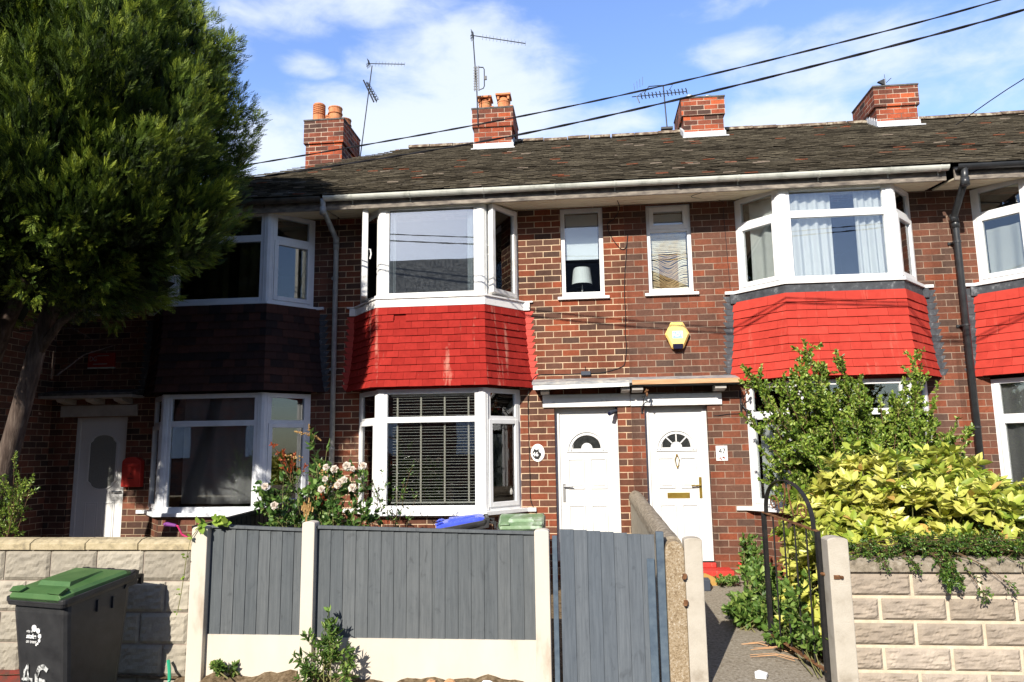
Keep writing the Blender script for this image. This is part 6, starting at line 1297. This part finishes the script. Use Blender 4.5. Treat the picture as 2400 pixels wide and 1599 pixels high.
tips = [(-6.0+random.gauss(0, .16), -3.3+random.gauss(0, .12), 1.15+.70*random.random()) for _ in range(34)]+[(-5.45, -3.4, 1.62), (-5.56, -3.4, 1.5), (-5.6, -3.4, 1.42)]
bush(LS, [(-6.05, -3.2, .1)], tips, 'vine' if False else 'boxleaf', .030, 10, 26, .14, .6, .6, 'twig', r0=.007, t0=.45, width=.35)
# ------------------------------------------------------------------ big cypress
TR = thing('conifer_tree', 'large dark cypress tree filling the upper left corner, on leaning bare trunks', 'tree', (-6.75, -2.45, .1))
k = MB(); k.tube([(-6.85, -2.4, .05), (-6.62, -2.45, 1.3), (-6.40, -2.5, 2.2), (-6.24, -2.5, 3.0), (-6.08, -2.5, 3.6), (-5.9, -2.5, 4.6), (-5.8, -2.5, 6.6)], [.15, .115, .098, .088, .082, .07, .03], 14); k.tube([(-6.24, -2.5, 2.95), (-5.95, -2.55, 3.3), (-5.55, -2.6, 3.55), (-5.2, -2.6, 3.9)], [.05, .04, .03, .02], 8); k.tube([(-6.12, -2.5, 3.35), (-5.92, -2.45, 3.75), (-5.7, -2.4, 4.3)], [.06, .045, .03], 8); tr = k.build('trunk', 'bark', TR, smooth=True)
k = MB(); k.tube([(-7.3, -2.35, .05), (-7.22, -2.3, 1.5), (-7.0, -2.35, 2.6), (-6.7, -2.4, 3.4), (-6.35, -2.4, 4.2), (-6.3, -2.4, 6.0)], [.15, .12, .10, .085, .07, .02], 12); k.tube([(-7.02, -2.35, 2.5), (-6.95, -2.5, 3.1), (-6.75, -2.6, 3.8)], [.06, .05, .03], 8); k.build('trunk', 'bark', TR, smooth=True)
k = MB()
for i in range(11):
    a = Vector((-6.2+random.gauss(0, .12), -2.5, random.uniform(2.7, 3.6))); d = Vector((random.gauss(.35, .5), random.gauss(-.1, .4), random.uniform(-.15, .5))); k.tube([a, a+d*.45+Vector((0, 0, .05)), a+d*.95+Vector((0, 0, -.05))], [.012, .008, .003], 5)
k.build('bare_branch', 'bark', TR)
def crown():
    prof = np.array([(3.32, .40), (3.55, .60), (3.80, .74), (4.18, .92), (4.9, 1.0), (5.5, 1.0), (6.2, .93), (6.8, .82), (7.3, .64), (7.7, .40), (7.95, .10)])
    cx, cy, rx, ry = -6.45, -2.55, 2.36, 1.40
    def surf(q, z):
        f = np.interp(z, prof[:, 0], prof[:, 1]); f = np.where(np.cos(q) < 0, np.minimum(1, f+.28), f); b = 1+.05*np.sin(q*7+z*2.1)+.05*np.sin(q*11-z*3.7)
        return np.stack([cx+rx*f*b*np.cos(q), cy+np.where(np.sin(q) < 0, 1.95, 1.3)*f*b*np.sin(q), z], -1)
    NT = 1900; z = 3.38+4.57*RNG.random(NT)**.95; q = RNG.random(NT)*2*math.pi
    q = np.where(RNG.random(NT) < .62, -math.pi/2+RNG.normal(size=NT)*.95, q)          # denser towards the street
    q = np.where(RNG.random(NT) < .12, RNG.normal(size=NT)*.45-.25, q); S0 = surf(q, z); out = unit(np.stack([np.cos(q)/rx, np.sin(q)/ry, (z-5.4)*.16], 1)); low = (z < 4.1)[:, None]
    ax = unit(out*(.55+.30*RNG.random(NT))[:, None]+np.array([.10, 0, .95])*np.where(low, .25, 1.)+RNG.normal(size=(NT, 3))*.17)
    L = .42+.42*RNG.random(NT); base = S0-ax*(L*.75)[:, None]-out*(.34*RNG.random(NT)**1.5)[:, None]
    NS = 64; u = RNG.random((NT, NS))**.7; rad = (.13+.05*RNG.random((NT, 1)))*np.sin(np.clip(u*.94+.06, 0, 1)*math.pi)**.75
    a = unit(np.cross(ax, np.array([.3, .5, .2]))); b = np.cross(ax, a); th = RNG.random((NT, NS))*6.283; rr_ = rad*np.sqrt(RNG.random((NT, NS)))
    P = base[:, None]+ax[:, None]*(u*L[:, None])[..., None]+a[:, None]*(np.cos(th)*rr_)[..., None]+b[:, None]*(np.sin(th)*rr_)[..., None]
    D = unit(ax[:, None]*1.0+(a[:, None]*np.cos(th)[..., None]+b[:, None]*np.sin(th)[..., None])*.42+RNG.normal(size=(NT, NS, 3))*.20)
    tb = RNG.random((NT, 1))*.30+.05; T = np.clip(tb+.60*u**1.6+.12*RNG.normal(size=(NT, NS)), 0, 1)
    P = P.reshape(-1, 3); D = D.reshape(-1, 3); T = T.ravel()
    n = len(P); K = 8; up = unit(RNG.normal(size=(n, 3))); side = unit(np.cross(D, up)); ln = (.085+.06*RNG.random(n))
    Vs, Ts = [], []
    for k in range(K):                                        # every spray: a stalk with paired scale-leaf fingers in one fan
        t = (k/(K-1)); sg = 1 if k % 2 else -1; org = P+D*(ln*t*.8)[:, None]; d = unit(D*1.0+side*(sg*.50*(1-.3*t))+RNG.normal(size=(n, 3))*.10) if k < K-1 else D
        l = ln*(.46-.16*t); w = .0046*(1.1-.3*t); sd = unit(np.cross(d, np.cross(D, side)+1e-6))
        Vs.append(np.stack([org, org+d*(l*.5)[:, None]+sd*w, org+d*l[:, None], org+d*(l*.5)[:, None]-sd*w], 1)); Ts.append(np.clip(T+.12*t, 0, 1))
    V = np.stack(Vs, 1).reshape(-1, 3); T2 = np.stack(Ts, 1).ravel(); F = np.arange(len(V)).reshape(-1, 4)
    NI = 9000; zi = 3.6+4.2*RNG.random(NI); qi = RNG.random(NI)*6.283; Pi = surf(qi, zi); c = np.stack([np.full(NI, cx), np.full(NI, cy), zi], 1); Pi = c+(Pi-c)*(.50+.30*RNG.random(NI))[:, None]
    Vi, Fi, Ti = leaves(Pi, RNG.normal(size=(NI, 3))+np.array([0, 0, .8]), .22+.12*RNG.random(NI), .5, .3, .12*RNG.random(NI))   # inner leaf cards, shade of the crown's depth put into their dark tint
    V, F, T2 = merge((V, F, T2), (Vi, Fi, Ti))
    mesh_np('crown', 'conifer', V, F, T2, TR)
crown()
